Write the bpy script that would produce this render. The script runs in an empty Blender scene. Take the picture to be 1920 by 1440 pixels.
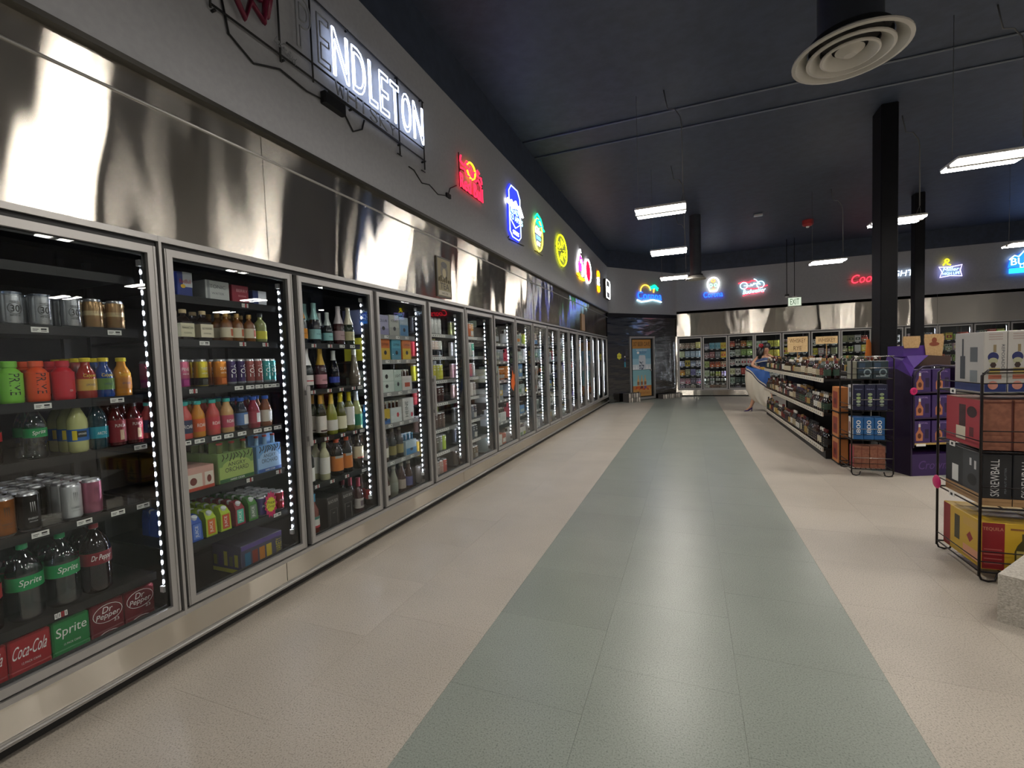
import bpy, math, random
from mathutils import Vector, Matrix, geometry
random.seed(7)
S = bpy.context.scene
COL = S.collection
PI = math.pi
# ------------------------------------------------------------------ camera
F_PX, YAW, PITCH, ROLL = 852.16, .3735, .0495, -.0351
CAM = Vector((2.2586, 0, 1.3564))
fw = Vector((-math.sin(YAW)*math.cos(PITCH), math.cos(YAW)*math.cos(PITCH), -math.sin(PITCH)))
rt = Vector((math.cos(YAW), math.sin(YAW), 0))
up = rt.cross(fw)
rt2 = math.cos(ROLL)*rt+math.sin(ROLL)*up
up2 = math.cos(ROLL)*up-math.sin(ROLL)*rt
cd = bpy.data.cameras.new('camera'); cd.sensor_width = 36; cd.sensor_fit = 'HORIZONTAL'; cd.lens = F_PX/1920*36; cd.clip_start = .05
cam = bpy.data.objects.new('camera', cd); COL.objects.link(cam)
cam.matrix_world = Matrix(((rt2.x, up2.x, -fw.x, CAM.x), (rt2.y, up2.y, -fw.y, CAM.y), (rt2.z, up2.z, -fw.z, CAM.z), (0, 0, 0, 1)))
S.camera = cam
# ------------------------------------------------------------------ world, exposure
w = bpy.data.worlds.new('world'); S.world = w; w.use_nodes = True
w.node_tree.nodes['Background'].inputs[0].default_value = (.02, .022, .026, 1)
w.node_tree.nodes['Background'].inputs[1].default_value = .3
S.view_settings.view_transform = 'Standard'; S.view_settings.look = 'None'
S.view_settings.exposure = 0.0; S.view_settings.gamma = 1; S.view_settings.use_curve_mapping = False
PENDANT = 67.0      # strength of the pendant lamps
LED = 30.0           # strength of the cooler strips
NEON = 3.6
# main dimensions (metres): long cooler wall is x = 0, aisle runs along +y
DW, Y0, ND = .762, 1.388, 17          # door width, first seam, doors (door 0 starts at Y0-DW)
ZT, ZB, ZST, ZP, ZC = 1.987, .21, 2.70, 4.05, 4.55   # door top, door foot, steel top, grey paint line, ceiling
YEND = 13.75
YB = 16.08                            # back wall plane
XD = 1.86                             # where the diagonal wall meets the back wall
XR, YF = 12.0, -5.0                   # far side of the shop, shop front behind the camera

# ------------------------------------------------------------------ materials
def lin(h):
    h = h.lstrip('#'); c = [int(h[i:i+2], 16)/255 for i in (0, 2, 4)]
    return tuple((x/12.92 if x <= .04045 else ((x+.055)/1.055)**2.4) for x in c)+(1,)
MC = {}
def P(h, rough=.5, metal=0, coat=0):
    k = (h, rough, metal, coat)
    if k not in MC:
        m = bpy.data.materials.new('paint_'+h.strip('#')); m.use_nodes = True
        b = m.node_tree.nodes['Principled BSDF']
        b.inputs['Base Color'].default_value = lin(h); b.inputs['Roughness'].default_value = rough
        b.inputs['Metallic'].default_value = metal; b.inputs['Coat Weight'].default_value = coat
        MC[k] = m
    return MC[k]
def EM(h, s):
    k = ('em', h, s)
    if k not in MC:
        m = bpy.data.materials.new('glow_'+h.strip('#')); m.use_nodes = True; nt = m.node_tree; nt.nodes.clear()
        e = nt.nodes.new('ShaderNodeEmission'); o = nt.nodes.new('ShaderNodeOutputMaterial')
        e.inputs[0].default_value = lin(h); e.inputs[1].default_value = s; nt.links.new(e.outputs[0], o.inputs[0]); MC[k] = m
    return MC[k]
def GLASS(name, tint=(1, 1, 1), ior=1.45, rough=0.0, base=0.0):
    k = ('gl', name)
    if k not in MC:
        m = bpy.data.materials.new(name); m.use_nodes = True; nt = m.node_tree; nt.nodes.clear(); N = nt.nodes.new
        o = N('ShaderNodeOutputMaterial'); mx = N('ShaderNodeMixShader'); t = N('ShaderNodeBsdfTransparent'); g = N('ShaderNodeBsdfGlossy'); L = nt.links.new
        t.inputs[0].default_value = tint+(1,); g.inputs['Roughness'].default_value = rough
        ge = N('ShaderNodeNewGeometry'); dp = N('ShaderNodeVectorMath'); dp.operation = 'DOT_PRODUCT'; L(ge.outputs['Normal'], dp.inputs[0]); L(ge.outputs['Incoming'], dp.inputs[1])
        def mth(op, a, b_=None):
            q = N('ShaderNodeMath'); q.operation = op
            for i, v in enumerate((a, b_)):
                if v is None: continue
                if isinstance(v, (int, float)): q.inputs[i].default_value = v
                else: L(v, q.inputs[i])
            return q.outputs[0]
        f0 = ((ior-1)/(ior+1))**2+base      # Schlick reflectance, the same from both sides of the thin pane
        c = mth('ABSOLUTE', dp.outputs['Value']); p5 = mth('POWER', mth('SUBTRACT', 1.0, c), 5.0); fr = mth('ADD', mth('MULTIPLY', p5, 1-f0), f0)
        L(fr, mx.inputs[0]); L(t.outputs[0], mx.inputs[1]); L(g.outputs[0], mx.inputs[2]); L(mx.outputs[0], o.inputs[0]); MC[k] = m
    return MC[k]
def pmat(name, build):
    m = bpy.data.materials.new(name); m.use_nodes = True; nt = m.node_tree; b = nt.nodes['Principled BSDF']
    build(nt, b, nt.nodes.new, nt.links.new); return m
def ramp(nt, cols):
    r = nt.nodes.new('ShaderNodeValToRGB'); r.color_ramp.elements[0].position = cols[0][0]; r.color_ramp.elements[0].color = cols[0][1]
    r.color_ramp.elements[1].position = cols[-1][0]; r.color_ramp.elements[1].color = cols[-1][1]
    for p, c in cols[1:-1]:
        e = r.color_ramp.elements.new(p); e.color = c
    return r
def steel(name, rough, aniso, bump, col, along):
    # brushed sheet: reflections stay sharp sideways and smear up and down (grain runs along the wall)
    m = bpy.data.materials.new(name); m.use_nodes = True; nt = m.node_tree; nt.nodes.clear(); N = nt.nodes.new; L = nt.links.new
    o = N('ShaderNodeOutputMaterial'); gl = N('ShaderNodeBsdfAnisotropic'); gl.inputs['Color'].default_value = col; gl.inputs['Roughness'].default_value = rough; gl.inputs['Anisotropy'].default_value = -aniso
    t = N('ShaderNodeCombineXYZ'); t.inputs[2].default_value = 1; L(t.outputs[0], gl.inputs['Tangent']); L(gl.outputs[0], o.inputs[0])
    g = N('ShaderNodeNewGeometry'); mp = N('ShaderNodeMapping'); mp.inputs['Scale'].default_value = along
    n = N('ShaderNodeTexNoise'); n.inputs['Scale'].default_value = 1; n.inputs['Detail'].default_value = 2.2
    L(g.outputs['Position'], mp.inputs[0]); L(mp.outputs[0], n.inputs['Vector'])
    bp = N('ShaderNodeBump'); bp.inputs['Strength'].default_value = 1; bp.inputs['Distance'].default_value = bump
    L(n.outputs['Fac'], bp.inputs['Height']); L(bp.outputs[0], gl.inputs['Normal'])
    n2 = N('ShaderNodeTexNoise'); n2.inputs['Scale'].default_value = 1; m2 = N('ShaderNodeMapping'); m2.inputs['Scale'].default_value = (2, 2, 120)
    L(g.outputs['Position'], m2.inputs[0]); L(m2.outputs[0], n2.inputs['Vector'])
    mr = N('ShaderNodeMapRange'); mr.inputs[3].default_value = rough*.95; mr.inputs[4].default_value = rough*1.05; L(n2.outputs['Fac'], mr.inputs[0]); L(mr.outputs[0], gl.inputs['Roughness'])
    return m
STEEL = steel('brushed_steel_sheet', .15, .85, .022, (.66, .62, .55, 1), (1.4, 1.4, .5))
STEELD = steel('wavy_dark_steel_sheet', .16, .5, .03, (.27, .265, .25, 1), (1.2, 1.2, 5))
ALU = pmat('satin_aluminium', lambda nt, b, N, L: (b.inputs['Base Color'].__setattr__('default_value', (.40, .39, .375, 1)), b.inputs['Metallic'].__setattr__('default_value', .6), b.inputs['Roughness'].__setattr__('default_value', .42)))
BLACK = P('#040404', .5); DARK = P('#161616', .6); RUB = P('#050505', .35)
def floor_mat(name, c1, c2, c3, rough):
    def f(nt, b, N, L):
        oi = N('ShaderNodeObjectInfo'); g = N('ShaderNodeNewGeometry')
        n = N('ShaderNodeTexNoise'); n.inputs['Scale'].default_value = 170; n.inputs['Detail'].default_value = 3
        n2 = N('ShaderNodeTexNoise'); n2.inputs['Scale'].default_value = 2.2; n2.inputs['Detail'].default_value = 4
        L(g.outputs['Position'], n.inputs['Vector']); L(g.outputs['Position'], n2.inputs['Vector'])
        r = ramp(nt, [(.33, c3), (.45, c1), (.7, c2)]); L(n.outputs['Fac'], r.inputs[0])
        hs = N('ShaderNodeHueSaturation'); mr = N('ShaderNodeMapRange'); mr.inputs[3].default_value = .96; mr.inputs[4].default_value = 1.04
        L(oi.outputs['Random'], mr.inputs[0]); L(mr.outputs[0], hs.inputs['Value']); L(r.outputs[0], hs.inputs['Color'])
        mx = N('ShaderNodeMixRGB'); mx.blend_type = 'MULTIPLY'; mx.inputs[0].default_value = .35
        r2 = ramp(nt, [(.35, (.82, .82, .82, 1)), (.65, (1.08, 1.08, 1.08, 1))]); L(n2.outputs['Fac'], r2.inputs[0])
        L(hs.outputs[0], mx.inputs[1]); L(r2.outputs[0], mx.inputs[2]); L(mx.outputs[0], b.inputs['Base Color'])
        b.inputs['Roughness'].default_value = rough
    return f
BEIGE = pmat('beige_vinyl', floor_mat('b', lin('#b0a89b'), lin('#beb6a9'), lin('#8c8479'), .40))
GREEN = pmat('sage_vinyl', floor_mat('g', lin('#858c83'), lin('#939a91'), lin('#6a716a'), .33))
GROUT = P('#8d887c', .8)
def noisy(name, c1, c2, sc, rough, bump=0):
    def f(nt, b, N, L):
        g = N('ShaderNodeNewGeometry'); n = N('ShaderNodeTexNoise'); n.inputs['Scale'].default_value = sc; n.inputs['Detail'].default_value = 4
        L(g.outputs['Position'], n.inputs['Vector']); r = ramp(nt, [(.35, c1), (.65, c2)]); L(n.outputs['Fac'], r.inputs[0]); L(r.outputs[0], b.inputs['Base Color'])
        b.inputs['Roughness'].default_value = rough
        if bump:
            bp = N('ShaderNodeBump'); bp.inputs['Distance'].default_value = bump; L(n.outputs['Fac'], bp.inputs['Height']); L(bp.outputs[0], b.inputs['Normal'])
    return f
WALL = pmat('grey_wall_paint', noisy('w', lin('#9c9da0'), lin('#a1a2a5'), 30, .7, .002))
CEIL = pmat('dark_ceiling_paint', noisy('c', lin('#303846'), lin('#384152'), 8, .55, .004))
BEAM = pmat('dark_beam_paint', noisy('c', lin('#22252c'), lin('#292d35'), 8, .5))
CONC = pmat('speckled_stone', noisy('s', lin('#a49e92'), lin('#c5c0b5'), 120, .75, .004))
CARD = pmat('cardboard', noisy('k', lin('#a8875c'), lin('#b8976a'), 60, .8))
WOODP = pmat('printed_wood', noisy('k', lin('#7a4a38'), lin('#8e5a44'), 40, .6))
PANE = GLASS('cooler_glass', (.93, .95, .95), 1.42)
CLEAR = GLASS('clear_plastic', (.86, .88, .88), 1.5, .05, .10)
PUSH = GLASS('pusher_plastic', (.8, .8, .8), 1.5, .06, .08)
SILVER = P('#c9c9cc', .28, .9); TAGW = P('#e8e6e0', .5); INK = P('#1a1a1a', .6)
PEND_ON = EM('#fff8ef', PENDANT); STRIP = None
def strip_mat():
    m = bpy.data.materials.new('led_strip_glow'); m.use_nodes = True; nt = m.node_tree; nt.nodes.clear(); N = nt.nodes.new; L = nt.links.new
    o = N('ShaderNodeOutputMaterial'); e = N('ShaderNodeEmission'); g = N('ShaderNodeNewGeometry'); wv = N('ShaderNodeTexWave'); wv.bands_direction = 'Z'; wv.inputs['Scale'].default_value = 6.6
    mr = N('ShaderNodeMapRange'); mr.inputs[3].default_value = .05; mr.inputs[4].default_value = LED*6
    pw = N('ShaderNodeMath'); pw.operation = 'POWER'; pw.inputs[1].default_value = 7; L(g.outputs['Position'], wv.inputs['Vector']); L(wv.outputs['Fac'], pw.inputs[0]); L(pw.outputs[0], mr.inputs[0]); L(mr.outputs[0], e.inputs[1]); e.inputs[0].default_value = lin('#eef2ff'); L(e.outputs[0], o.inputs[0]); return m
STRIP = strip_mat()

# ------------------------------------------------------------------ mesh builder
class B:
    def __init__(s): s.v = []; s.f = []; s.fm = []; s.sm = []; s.mats = []
    def mi(s, m):
        if m not in s.mats: s.mats.append(m)
        return s.mats.index(m)
    def add(s, vs, fs, m, smooth=False, M=None):
        o = len(s.v); k = s.mi(m)
        s.v += [tuple(M @ Vector(v)) if M else tuple(v) for v in vs]
        for f in fs: s.f.append([i+o for i in f]); s.fm.append(k); s.sm.append(smooth)
        return s
    def box(s, x0, x1, y0, y1, z0, z1, m, M=None):
        vs = [(x, y, z) for x in (x0, x1) for y in (y0, y1) for z in (z0, z1)]
        return s.add(vs, [(0, 1, 3, 2), (4, 6, 7, 5), (0, 4, 5, 1), (2, 3, 7, 6), (0, 2, 6, 4), (1, 5, 7, 3)], m, False, M)
    def cbox(s, x0, x1, y0, y1, z0, z1, m, c=.004, M=None):
        # box with chamfered vertical edges and top rim
        r = [(x0+c, y0), (x1-c, y0), (x1, y0+c), (x1, y1-c), (x1-c, y1), (x0+c, y1), (x0, y1-c), (x0, y0+c)]
        ins = [(min(max(a, x0+c), x1-c), min(max(b, y0+c), y1-c)) for a, b in r]
        vs = [(a, b, z0) for a, b in r]+[(a, b, z1-c) for a, b in r]+[(a, b, z1) for a, b in ins]
        fs = [tuple(range(7, -1, -1)), tuple(range(16, 24))]
        for k in range(2):
            for i in range(8):
                j = (i+1) % 8; fs.append((k*8+i, k*8+j, k*8+8+j, k*8+8+i))
        return s.add(vs, fs, m, False, M)
    def lathe(s, prof, m, seg=14, c=(0, 0, 0), M=None):
        # prof: list of (r, z) or (r, z, material for the segment that starts here)
        vs = []; groups = []
        n = len(prof)
        def mat(i): return prof[i][2] if len(prof[i]) > 2 else m
        for i in range(n-1):
            (r0, z0), (r1, z1) = prof[i][:2], prof[i+1][:2]
            if abs(r0-r1)+abs(z0-z1) < 1e-9: continue
            mm = mat(i); vv = []; ff = []
            for (r, z) in ((r0, z0), (r1, z1)):
                for k in range(seg):
                    a = 2*PI*k/seg; vv.append((c[0]+r*math.cos(a), c[1]+r*math.sin(a), c[2]+z))
            if r0 < 1e-6: vv = [(c[0], c[1], c[2]+z0)]+vv[seg:]; ff = [(0, 1+(k+1) % seg, 1+k)[::-1] for k in range(seg)]
            elif r1 < 1e-6: vv = vv[:seg]+[(c[0], c[1], c[2]+z1)]; ff = [(k, (k+1) % seg, seg) for k in range(seg)]
            else: ff = [(k, (k+1) % seg, seg+(k+1) % seg, seg+k) for k in range(seg)]
            flat = abs(z1-z0) < 1e-6
            groups.append((vv, ff, mm, not flat, (r0, z0, r1, z1), seg if r0 > 1e-6 else 1))
        # share rings between neighbouring smooth segments of one material
        prev = None
        for vv, ff, mm, smo, e, nr in groups:
            if prev and prev[1] is mm and smo and prev[2] and nr == seg and prev[3] == seg:
                d0 = Vector((prev[0][2]-prev[0][0], prev[0][3]-prev[0][1])); d1 = Vector((e[2]-e[0], e[3]-e[1]))
                if d0.length > 1e-9 and d1.length > 1e-9 and d0.angle(d1) < .75:
                    base = prev[4]; off = len(s.v); k = s.mi(mm)
                    s.v += [tuple(M @ Vector(v)) if M else v for v in vv[seg:]]
                    for f in ff:
                        s.f.append([base+i if i < seg else off+i-seg for i in f]); s.fm.append(k); s.sm.append(True)
                    prev = (e, mm, smo, len(vv)-seg, off); continue
            off = len(s.v); s.add(vv, ff, mm, smo, M)
            prev = (e, mm, smo, len(vv)-nr, off+nr)
        return s
    def tube(s, pts, r, m, seg=6, closed=False, M=None):
        pts = [Vector(p) for p in pts]
        q = [pts[0]]
        for p in pts[1:]:
            if (p-q[-1]).length > 1e-5: q.append(p)
        if closed and (q[0]-q[-1]).length < 1e-5: q.pop()
        pts = q; n = len(pts)
        if n < 2: return s
        vs = []; u = None
        for i, p in enumerate(pts):
            a = pts[i-1] if (i > 0 or closed) else p; b = pts[(i+1) % n] if (i < n-1 or closed) else p
            t = (b-a); t = t.normalized() if t.length > 1e-9 else Vector((0, 0, 1))
            if u is None: u = t.orthogonal().normalized()
            u = u-t*u.dot(t)
            u = u.normalized() if u.length > 1e-6 else t.orthogonal().normalized()
            w_ = t.cross(u)
            for k in range(seg):
                an = 2*PI*k/seg; vs.append(tuple(p+u*(r*math.cos(an))+w_*(r*math.sin(an))))
        fs = []
        for i in range(n if closed else n-1):
            j = (i+1) % n
            for k in range(seg):
                l = (k+1) % seg; fs.append((i*seg+k, i*seg+l, j*seg+l, j*seg+k))
        if not closed: fs += [tuple(range(seg-1, -1, -1)), tuple((n-1)*seg+k for k in range(seg))]
        return s.add(vs, fs, m, True, M)
    def prism(s, poly, d0, d1, m, M=None):
        # poly in (y, z), extruded along x from d0 to d1
        n = len(poly); vs = [(d0, y, z) for y, z in poly]+[(d1, y, z) for y, z in poly]
        fs = [tuple(range(n-1, -1, -1)), tuple(range(n, 2*n))]+[(i, (i+1) % n, n+(i+1) % n, n+i) for i in range(n)]
        return s.add(vs, fs, m, False, M)
    def mesh(s, name):
        me = bpy.data.meshes.new(name); me.from_pydata(s.v, [], s.f)
        for m in s.mats: me.materials.append(m)
        me.polygons.foreach_set('material_index', s.fm); me.polygons.foreach_set('use_smooth', s.sm); me.update(); return me
def obj(name, b, parent=None, loc=(0, 0, 0), rz=0):
    me = b.mesh(name) if isinstance(b, B) else b
    o = bpy.data.objects.new(name, me); COL.objects.link(o); o.location = loc; o.rotation_euler = (0, 0, rz)
    if parent: o.parent = parent
    return o
def empty(name, loc=(0, 0, 0), rz=0):
    o = bpy.data.objects.new(name, None); o.empty_display_size = .05; COL.objects.link(o); o.location = loc; o.rotation_euler = (0, 0, rz); return o
def tag(o, label, cat, group=None):
    o['label'] = label; o['category'] = cat
    if group: o['group'] = group
    return o
def struct(name, b, parent=None):
    o = obj(name, b, parent) if b else empty(name)
    if not parent: o['kind'] = 'structure'
    return o

# ------------------------------------------------------------------ lettering
TC = {}
def tgeo(s):
    if s not in TC:
        cu = bpy.data.curves.new('t', 'FONT'); cu.body = s; cu.resolution_u = 3; cu.align_x = 'LEFT'
        o = bpy.data.objects.new('t', cu); me = o.to_mesh()
        vs = [tuple(v.co) for v in me.vertices]; fs = [tuple(p.vertices) for p in me.polygons]
        o.to_mesh_clear(); bpy.data.objects.remove(o); bpy.data.curves.remove(cu)
        xs = [v[0] for v in vs]; ys = [v[1] for v in vs]; x0, x1, y0, y1 = min(xs), max(xs), min(ys), max(ys)
        TC[s] = ([((v[0]-x0)/(x1-x0)-.5, (v[1]-y0)/(y1-y0)-.5) for v in vs], fs)
    return TC[s]
def text(b, s, w_, h, m, y=0, z=0, x=0, wrap=None, rot=0, shear=0, a0=0, th=0, bold=0):
    # lettering on the +x side, centred on (y, z); wrap = cylinder radius
    vs, fs = tgeo(s); out = []
    for u, v in vs:
        u, v = u*w_+shear*v*h, v*h
        if rot: u, v = u*math.cos(rot)-v*math.sin(rot), u*math.sin(rot)+v*math.cos(rot)
        if wrap: a = a0+(y+u)/wrap; out.append((wrap*math.cos(a), wrap*math.sin(a), z+v))
        else: out.append((x, y+u, z+v))
    if th:
        n = len(out); o2 = [(q[0]-th, q[1], q[2]) for q in out]; ed = {}
        for f in fs:
            for i in range(len(f)):
                e = (f[i], f[(i+1) % len(f)]); ed[e] = 1
        side = [(a, b_, b_+n, a+n) for (a, b_) in ed if (b_, a) not in ed]
        b.add(out+o2, list(fs)+[tuple(i+n for i in f[::-1]) for f in fs]+[q[::-1] for q in side], m)
    else: b.add(out, fs, m)
    return b
def toutline(s):
    cu = bpy.data.curves.new('t', 'FONT'); cu.body = s; cu.resolution_u = 4
    o = bpy.data.objects.new('t', cu); COL.objects.link(o)
    dg = bpy.context.evaluated_depsgraph_get(); c2 = o.to_curve(dg); pl = []
    for sp in c2.splines:
        bp = sp.bezier_points; pts = []; n = len(bp)
        for i in range(n):
            a, c = bp[i], bp[(i+1) % n]; pts += [p.copy() for p in geometry.interpolate_bezier(a.co, a.handle_right, c.handle_left, c.co, 5)[:-1]]
        pl.append([(p.x, p.y) for p in pts])
    o.to_curve_clear(); bpy.data.objects.remove(o); bpy.data.curves.remove(cu)
    xs = [p[0] for l in pl for p in l]; ys = [p[1] for l in pl for p in l]
    x0, x1, y0, y1 = min(xs), max(xs), min(ys), max(ys)
    return [[((p[0]-x0)/(x1-x0), (p[1]-y0)/(y1-y0)) for p in l] for l in pl]
def quad(b, m, y0, y1, z0, z1, x): return b.add([(x, y0, z0), (x, y1, z0), (x, y1, z1), (x, y0, z1)], [(0, 1, 2, 3)], m)
def disc(b, m, y, z, ry, rz_, x, n=16): return b.add([(x, y+ry*math.cos(2*PI*k/n), z+rz_*math.sin(2*PI*k/n)) for k in range(n)], [tuple(range(n))], m)
def wquad(b, m, r, a0, a1, z0, z1, n=8):
    vs = [(r*math.cos(a0+(a1-a0)*k/n), r*math.sin(a0+(a1-a0)*k/n), z) for z in (z0, z1) for k in range(n+1)]
    return b.add(vs, [(k, k+1, n+2+k, n+1+k) for k in range(n)], m, True)

# ================================================================== SETTING
# floor: base slab plus tiles
fl = struct('floor', B().box(-.12, XR, YF, YB+.1, -.06, -.004, GROUT))
T = .5693; tiles = []
def tile_mesh(m, nm, lx, ly): return B().box(0, lx, 0, ly, -.0042, 0, m).mesh(nm)
G = .0009
tm = {'b': tile_mesh(BEIGE, 'tile', T-G, T-G), 'g': tile_mesh(GREEN, 'tile', T-G, T-G)}
def is_green(cx, cy):
    if 1.287 < cx < 2.995: return True
    if cx < 1.287 and cy > 13.74: return True
    if cx > 4.13 and 5.85 < cy < 7.0: return True
    return False
for i in range(-3, 19):
    x = 1.287+i*T
    off = (0, .30, .0)[i % 3] if 0 <= i < 3 else ((i*.37) % 1)*T
    j = -3
    while True:
        y = j*T+off-.07; j += 1
        if y > YB: break
        if x > XR: break
        cx, cy = x+T/2, y+T/2
        d = (Vector((cx, cy))-Vector((2.26, 0))).length
        ang = math.degrees(math.atan2(cx-2.26, cy))
        vis = cy > .5 and -75 < ang < 32
        tiles.append((d if vis else d+100, x, y, 'g' if is_green(cx, cy) else 'b'))
tiles.sort()
for d, x, y, c in tiles[:290]: obj('tile', tm[c], fl, (x, y, 0))
for c, m in (('b', BEIGE), ('g', GREEN)):
    b = B()
    for d, x, y, cc in tiles[290:]:
        if cc == c: b.box(max(x, -.11), min(x+T-G, XR), y, min(y+T-G, YB), -.0042, 0, m)
    o = obj('distant_tiles', b, fl); o['kind'] = 'stuff'
struct('ceiling', B().box(-.3, XR, YF, YB+.3, ZC, ZC+.12, CEIL))
# long wall above the cooler, back wall, diagonal wall, closing walls
struct('wall_long', B().box(-.25, .03, YF, YEND+.1, ZST+.005, ZP, WALL).box(-.25, .028, YF, YEND+.1, ZP, ZC, CEIL))
struct('wall_back', B().box(XD-.1, XR, YB-.03, YB+.25, ZST+.02, ZP, WALL).box(XD-.1, XR, YB-.028, YB+.25, ZP, ZC, CEIL))
struct('wall_side', B().box(XR, XR+.15, YF, YB+.25, 0, ZC, WALL))
struct('wall_front', B().box(-.25, XR, YF-.15, YF, 0, ZC, WALL))
DV = Vector((XD, YB-YEND, 0)); DL = DV.length; DANG = math.atan2(DV.y, DV.x)-PI/2   # local +y runs along the diagonal wall, local +x faces the shop
def diag(o): o.location = (0, YEND, 0); o.rotation_euler = (0, 0, DANG); return o
o = struct('wall_diagonal', B().box(-.2, .03, -.05, DL+.05, ZST, ZP, WALL).box(-.2, .028, -.05, DL+.05, ZP, ZC, CEIL)); diag(o)
for i, (y_, x1_, d_) in enumerate(((6.45, 6.5, 'nearer of two grey conduits crossing the ceiling before the first lamps'), (7.0, XR-.1, 'farther of two grey conduits crossing the ceiling before the first lamps'))):
    tag(obj('ceiling_conduit', B().tube([(.03, y_, ZC-.012), (x1_, y_, ZC-.012)], .012, P('#6d737b', .6), 6)), d_, 'conduit')
# steel cladding above the long cooler
yy = [-.32+2.296*k for k in range(-2, 7)]
pl = struct('trim_1', None)
for a, c in zip(yy, yy[1:]):
    c = min(c, YEND)
    obj('steel_panel', B().box(-.06, 0, a+.002, c-.002, ZT, 2.563, STEEL), pl)
    obj('upper_steel_panel', B().box(-.06, -.004, a+.002, c-.002, 2.577, ZST, STEEL), pl)
obj('bead', B().tube([(-.001, yy[0], 2.57), (-.001, YEND, 2.57)], .008, ALU, 8), pl)
obj('ceiling_edge', B().box(-.01, .045, yy[0], YEND, ZST-.006, ZST+.018, P('#3a3833', .4, .5)), pl)
obj('rivets', B().lathe([(.007, 0), (.007, .004), (0, .006)], SILVER, 8, M=Matrix.Translation((0, 2.86, 2.56)) @ Matrix.Rotation(PI/2, 4, 'Y')).lathe([(.007, 0), (.007, .004), (0, .006)], SILVER, 8, M=Matrix.Translation((0, 4.37, 2.56)) @ Matrix.Rotation(PI/2, 4, 'Y')), pl)
# base below the doors
bs = struct('baseboard_long', None)
for a, c in zip(yy, yy[1:]):
    c = min(c, YEND)
    obj('kick_panel', B().box(-.05, -.004, a+.002, c-.002, .085, ZB-.008, STEEL), bs)
obj('ledge', B().box(-.05, .006, yy[0], YEND, .06, .083, ALU).tube([(.006, yy[0], .072), (.006, YEND, .072)], .007, ALU, 8), bs)
obj('toe_recess', B().box(-.16, -.1, yy[0], YEND, 0, .06, DARK), bs)

# ================================================================== COOLERS
def ordn(n): return ['first', 'second', 'third', 'fourth', 'fifth', 'sixth', 'seventh', 'eighth', 'ninth', 'tenth', 'eleventh', 'twelfth', 'thirteenth', 'fourteenth', 'fifteenth', 'sixteenth', 'seventeenth'][n-1]
DN = {0: 'cola carton cooler', 1: 'pink starburst cooler', 2: 'wine cooler', 3: 'cooler right after the wines'}
def dname(k): return DN.get(k) or ordn(17-k)+' long-wall cooler from cave'
def bname(k): return ordn(k+1)+' back-wall cooler from cave'
SH = ['top', 'second', 'third', 'fourth', 'fifth', 'sixth', 'seventh', 'eighth']
door_no = [0]
# each cooler bay is laid out in a local frame: front plane x = 0, y along the wall, aisle on +x
st = .034
dm_frame = B(); g = .019
y0, y1, z0, z1 = g, DW-g, ZB+.028, ZT-.052
for a in ((y0, y0+st, z0, z1), (y1-st, y1, z0, z1), (y0+st, y1-st, z0, z0+st), (y0+st, y1-st, z1-st, z1)):
    dm_frame.box(-.03, .004, *a, ALU)
for a in ((y0+.006, y0+.010, z0, z1), (y1-.010, y1-.006, z0, z1)): dm_frame.box(.004, .007, *a, ALU)
dm_frame = dm_frame.mesh('door_frame')
dm_pane = B().box(-.018, -.012, y0+st, y1-st, z0+st, z1-st, PANE).mesh('pane')
dm_band = B()
for a in ((y0+st, y0+st+.013, z0+st, z1-st), (y1-st-.013, y1-st, z0+st, z1-st), (y0+st, y1-st, z0+st, z0+st+.013), (y0+st, y1-st, z1-st-.013, z1-st)): dm_band.box(-.022, -.0185, *a, RUB)
dm_band = dm_band.mesh('pane_border')
dm_handle = B().box(.007, .03, y0+.004, y0+.026, .9, .93, ALU).box(.007, .03, y0+.004, y0+.026, 1.19, 1.22, ALU).cbox(.022, .038, y0+.001, y0+.03, .87, 1.25, ALU, .006).mesh('handle')
jm = B().box(-.05, .006, 0, DW, ZT-.026, ZT, ALU).box(-.05, .006, 0, DW, ZB-.004, ZB+.018, ALU)
jm.box(-.06, -.012, 0, DW, ZT-.052, ZT-.026, BLACK).box(-.06, -.012, 0, DW, ZB+.018, ZB+.028, BLACK)
jm.box(-.085, -.035, -.028, .028, ZB, ZT, BLACK)
jm = jm.mesh('jamb'); seam_m = B().box(-.04, .007, -.006, .006, ZB-.004, ZT, ALU).mesh('seam_strip')
bay_m = B().box(-.92, -.9, 0, DW, 0.02, ZT+.1, P('#070707', .8)).box(-.92, -.06, 0, DW, ZT+.05, ZT+.07, P('#060606', .8)).box(-.92, -.02, 0, DW, .02, .13, P('#070707', .6)).mesh('cooler_lining')
strip_m = B().box(-.117, -.113, -.0208, -.0168, ZB+.13, ZT-.13, STRIP).box(-.117, -.113, .0168, .0208, ZB+.13, ZT-.13, STRIP).mesh('glow_tube')
strip_b = B().box(-.122, -.0855, -.0165, .0165, ZB+.06, ZT-.06, BLACK).box(-.125, -.1, -.03, .03, ZB+.1, ZB+.129, TAGW).box(-.125, -.1, -.03, .03, ZT-.129, ZT-.1, TAGW).mesh('strip_holder')
upright_m = B()
for yv in (.055, DW-.055): upright_m.box(-.70, -.67, yv-.014, yv+.014, .13, 1.95, BLACK)
upright_m = upright_m.mesh('upright')
SHD = {}
def shelf_mesh(z):
    k = round(z, 3)
    if k not in SHD:
        b = B().box(-.68, -.13, .045, DW-.045, z-.012, z, BLACK); SHD[k] = b.mesh('shelf')
    return SHD[k]
RAIL = {}
def rail_mesh(z, m):
    k = (round(z, 3), m)
    if k not in RAIL:
        RAIL[k] = B().box(-.130, -.118, .045, DW-.045, z-.033, z+.004, m).mesh('price_rail')
    return RAIL[k]
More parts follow.
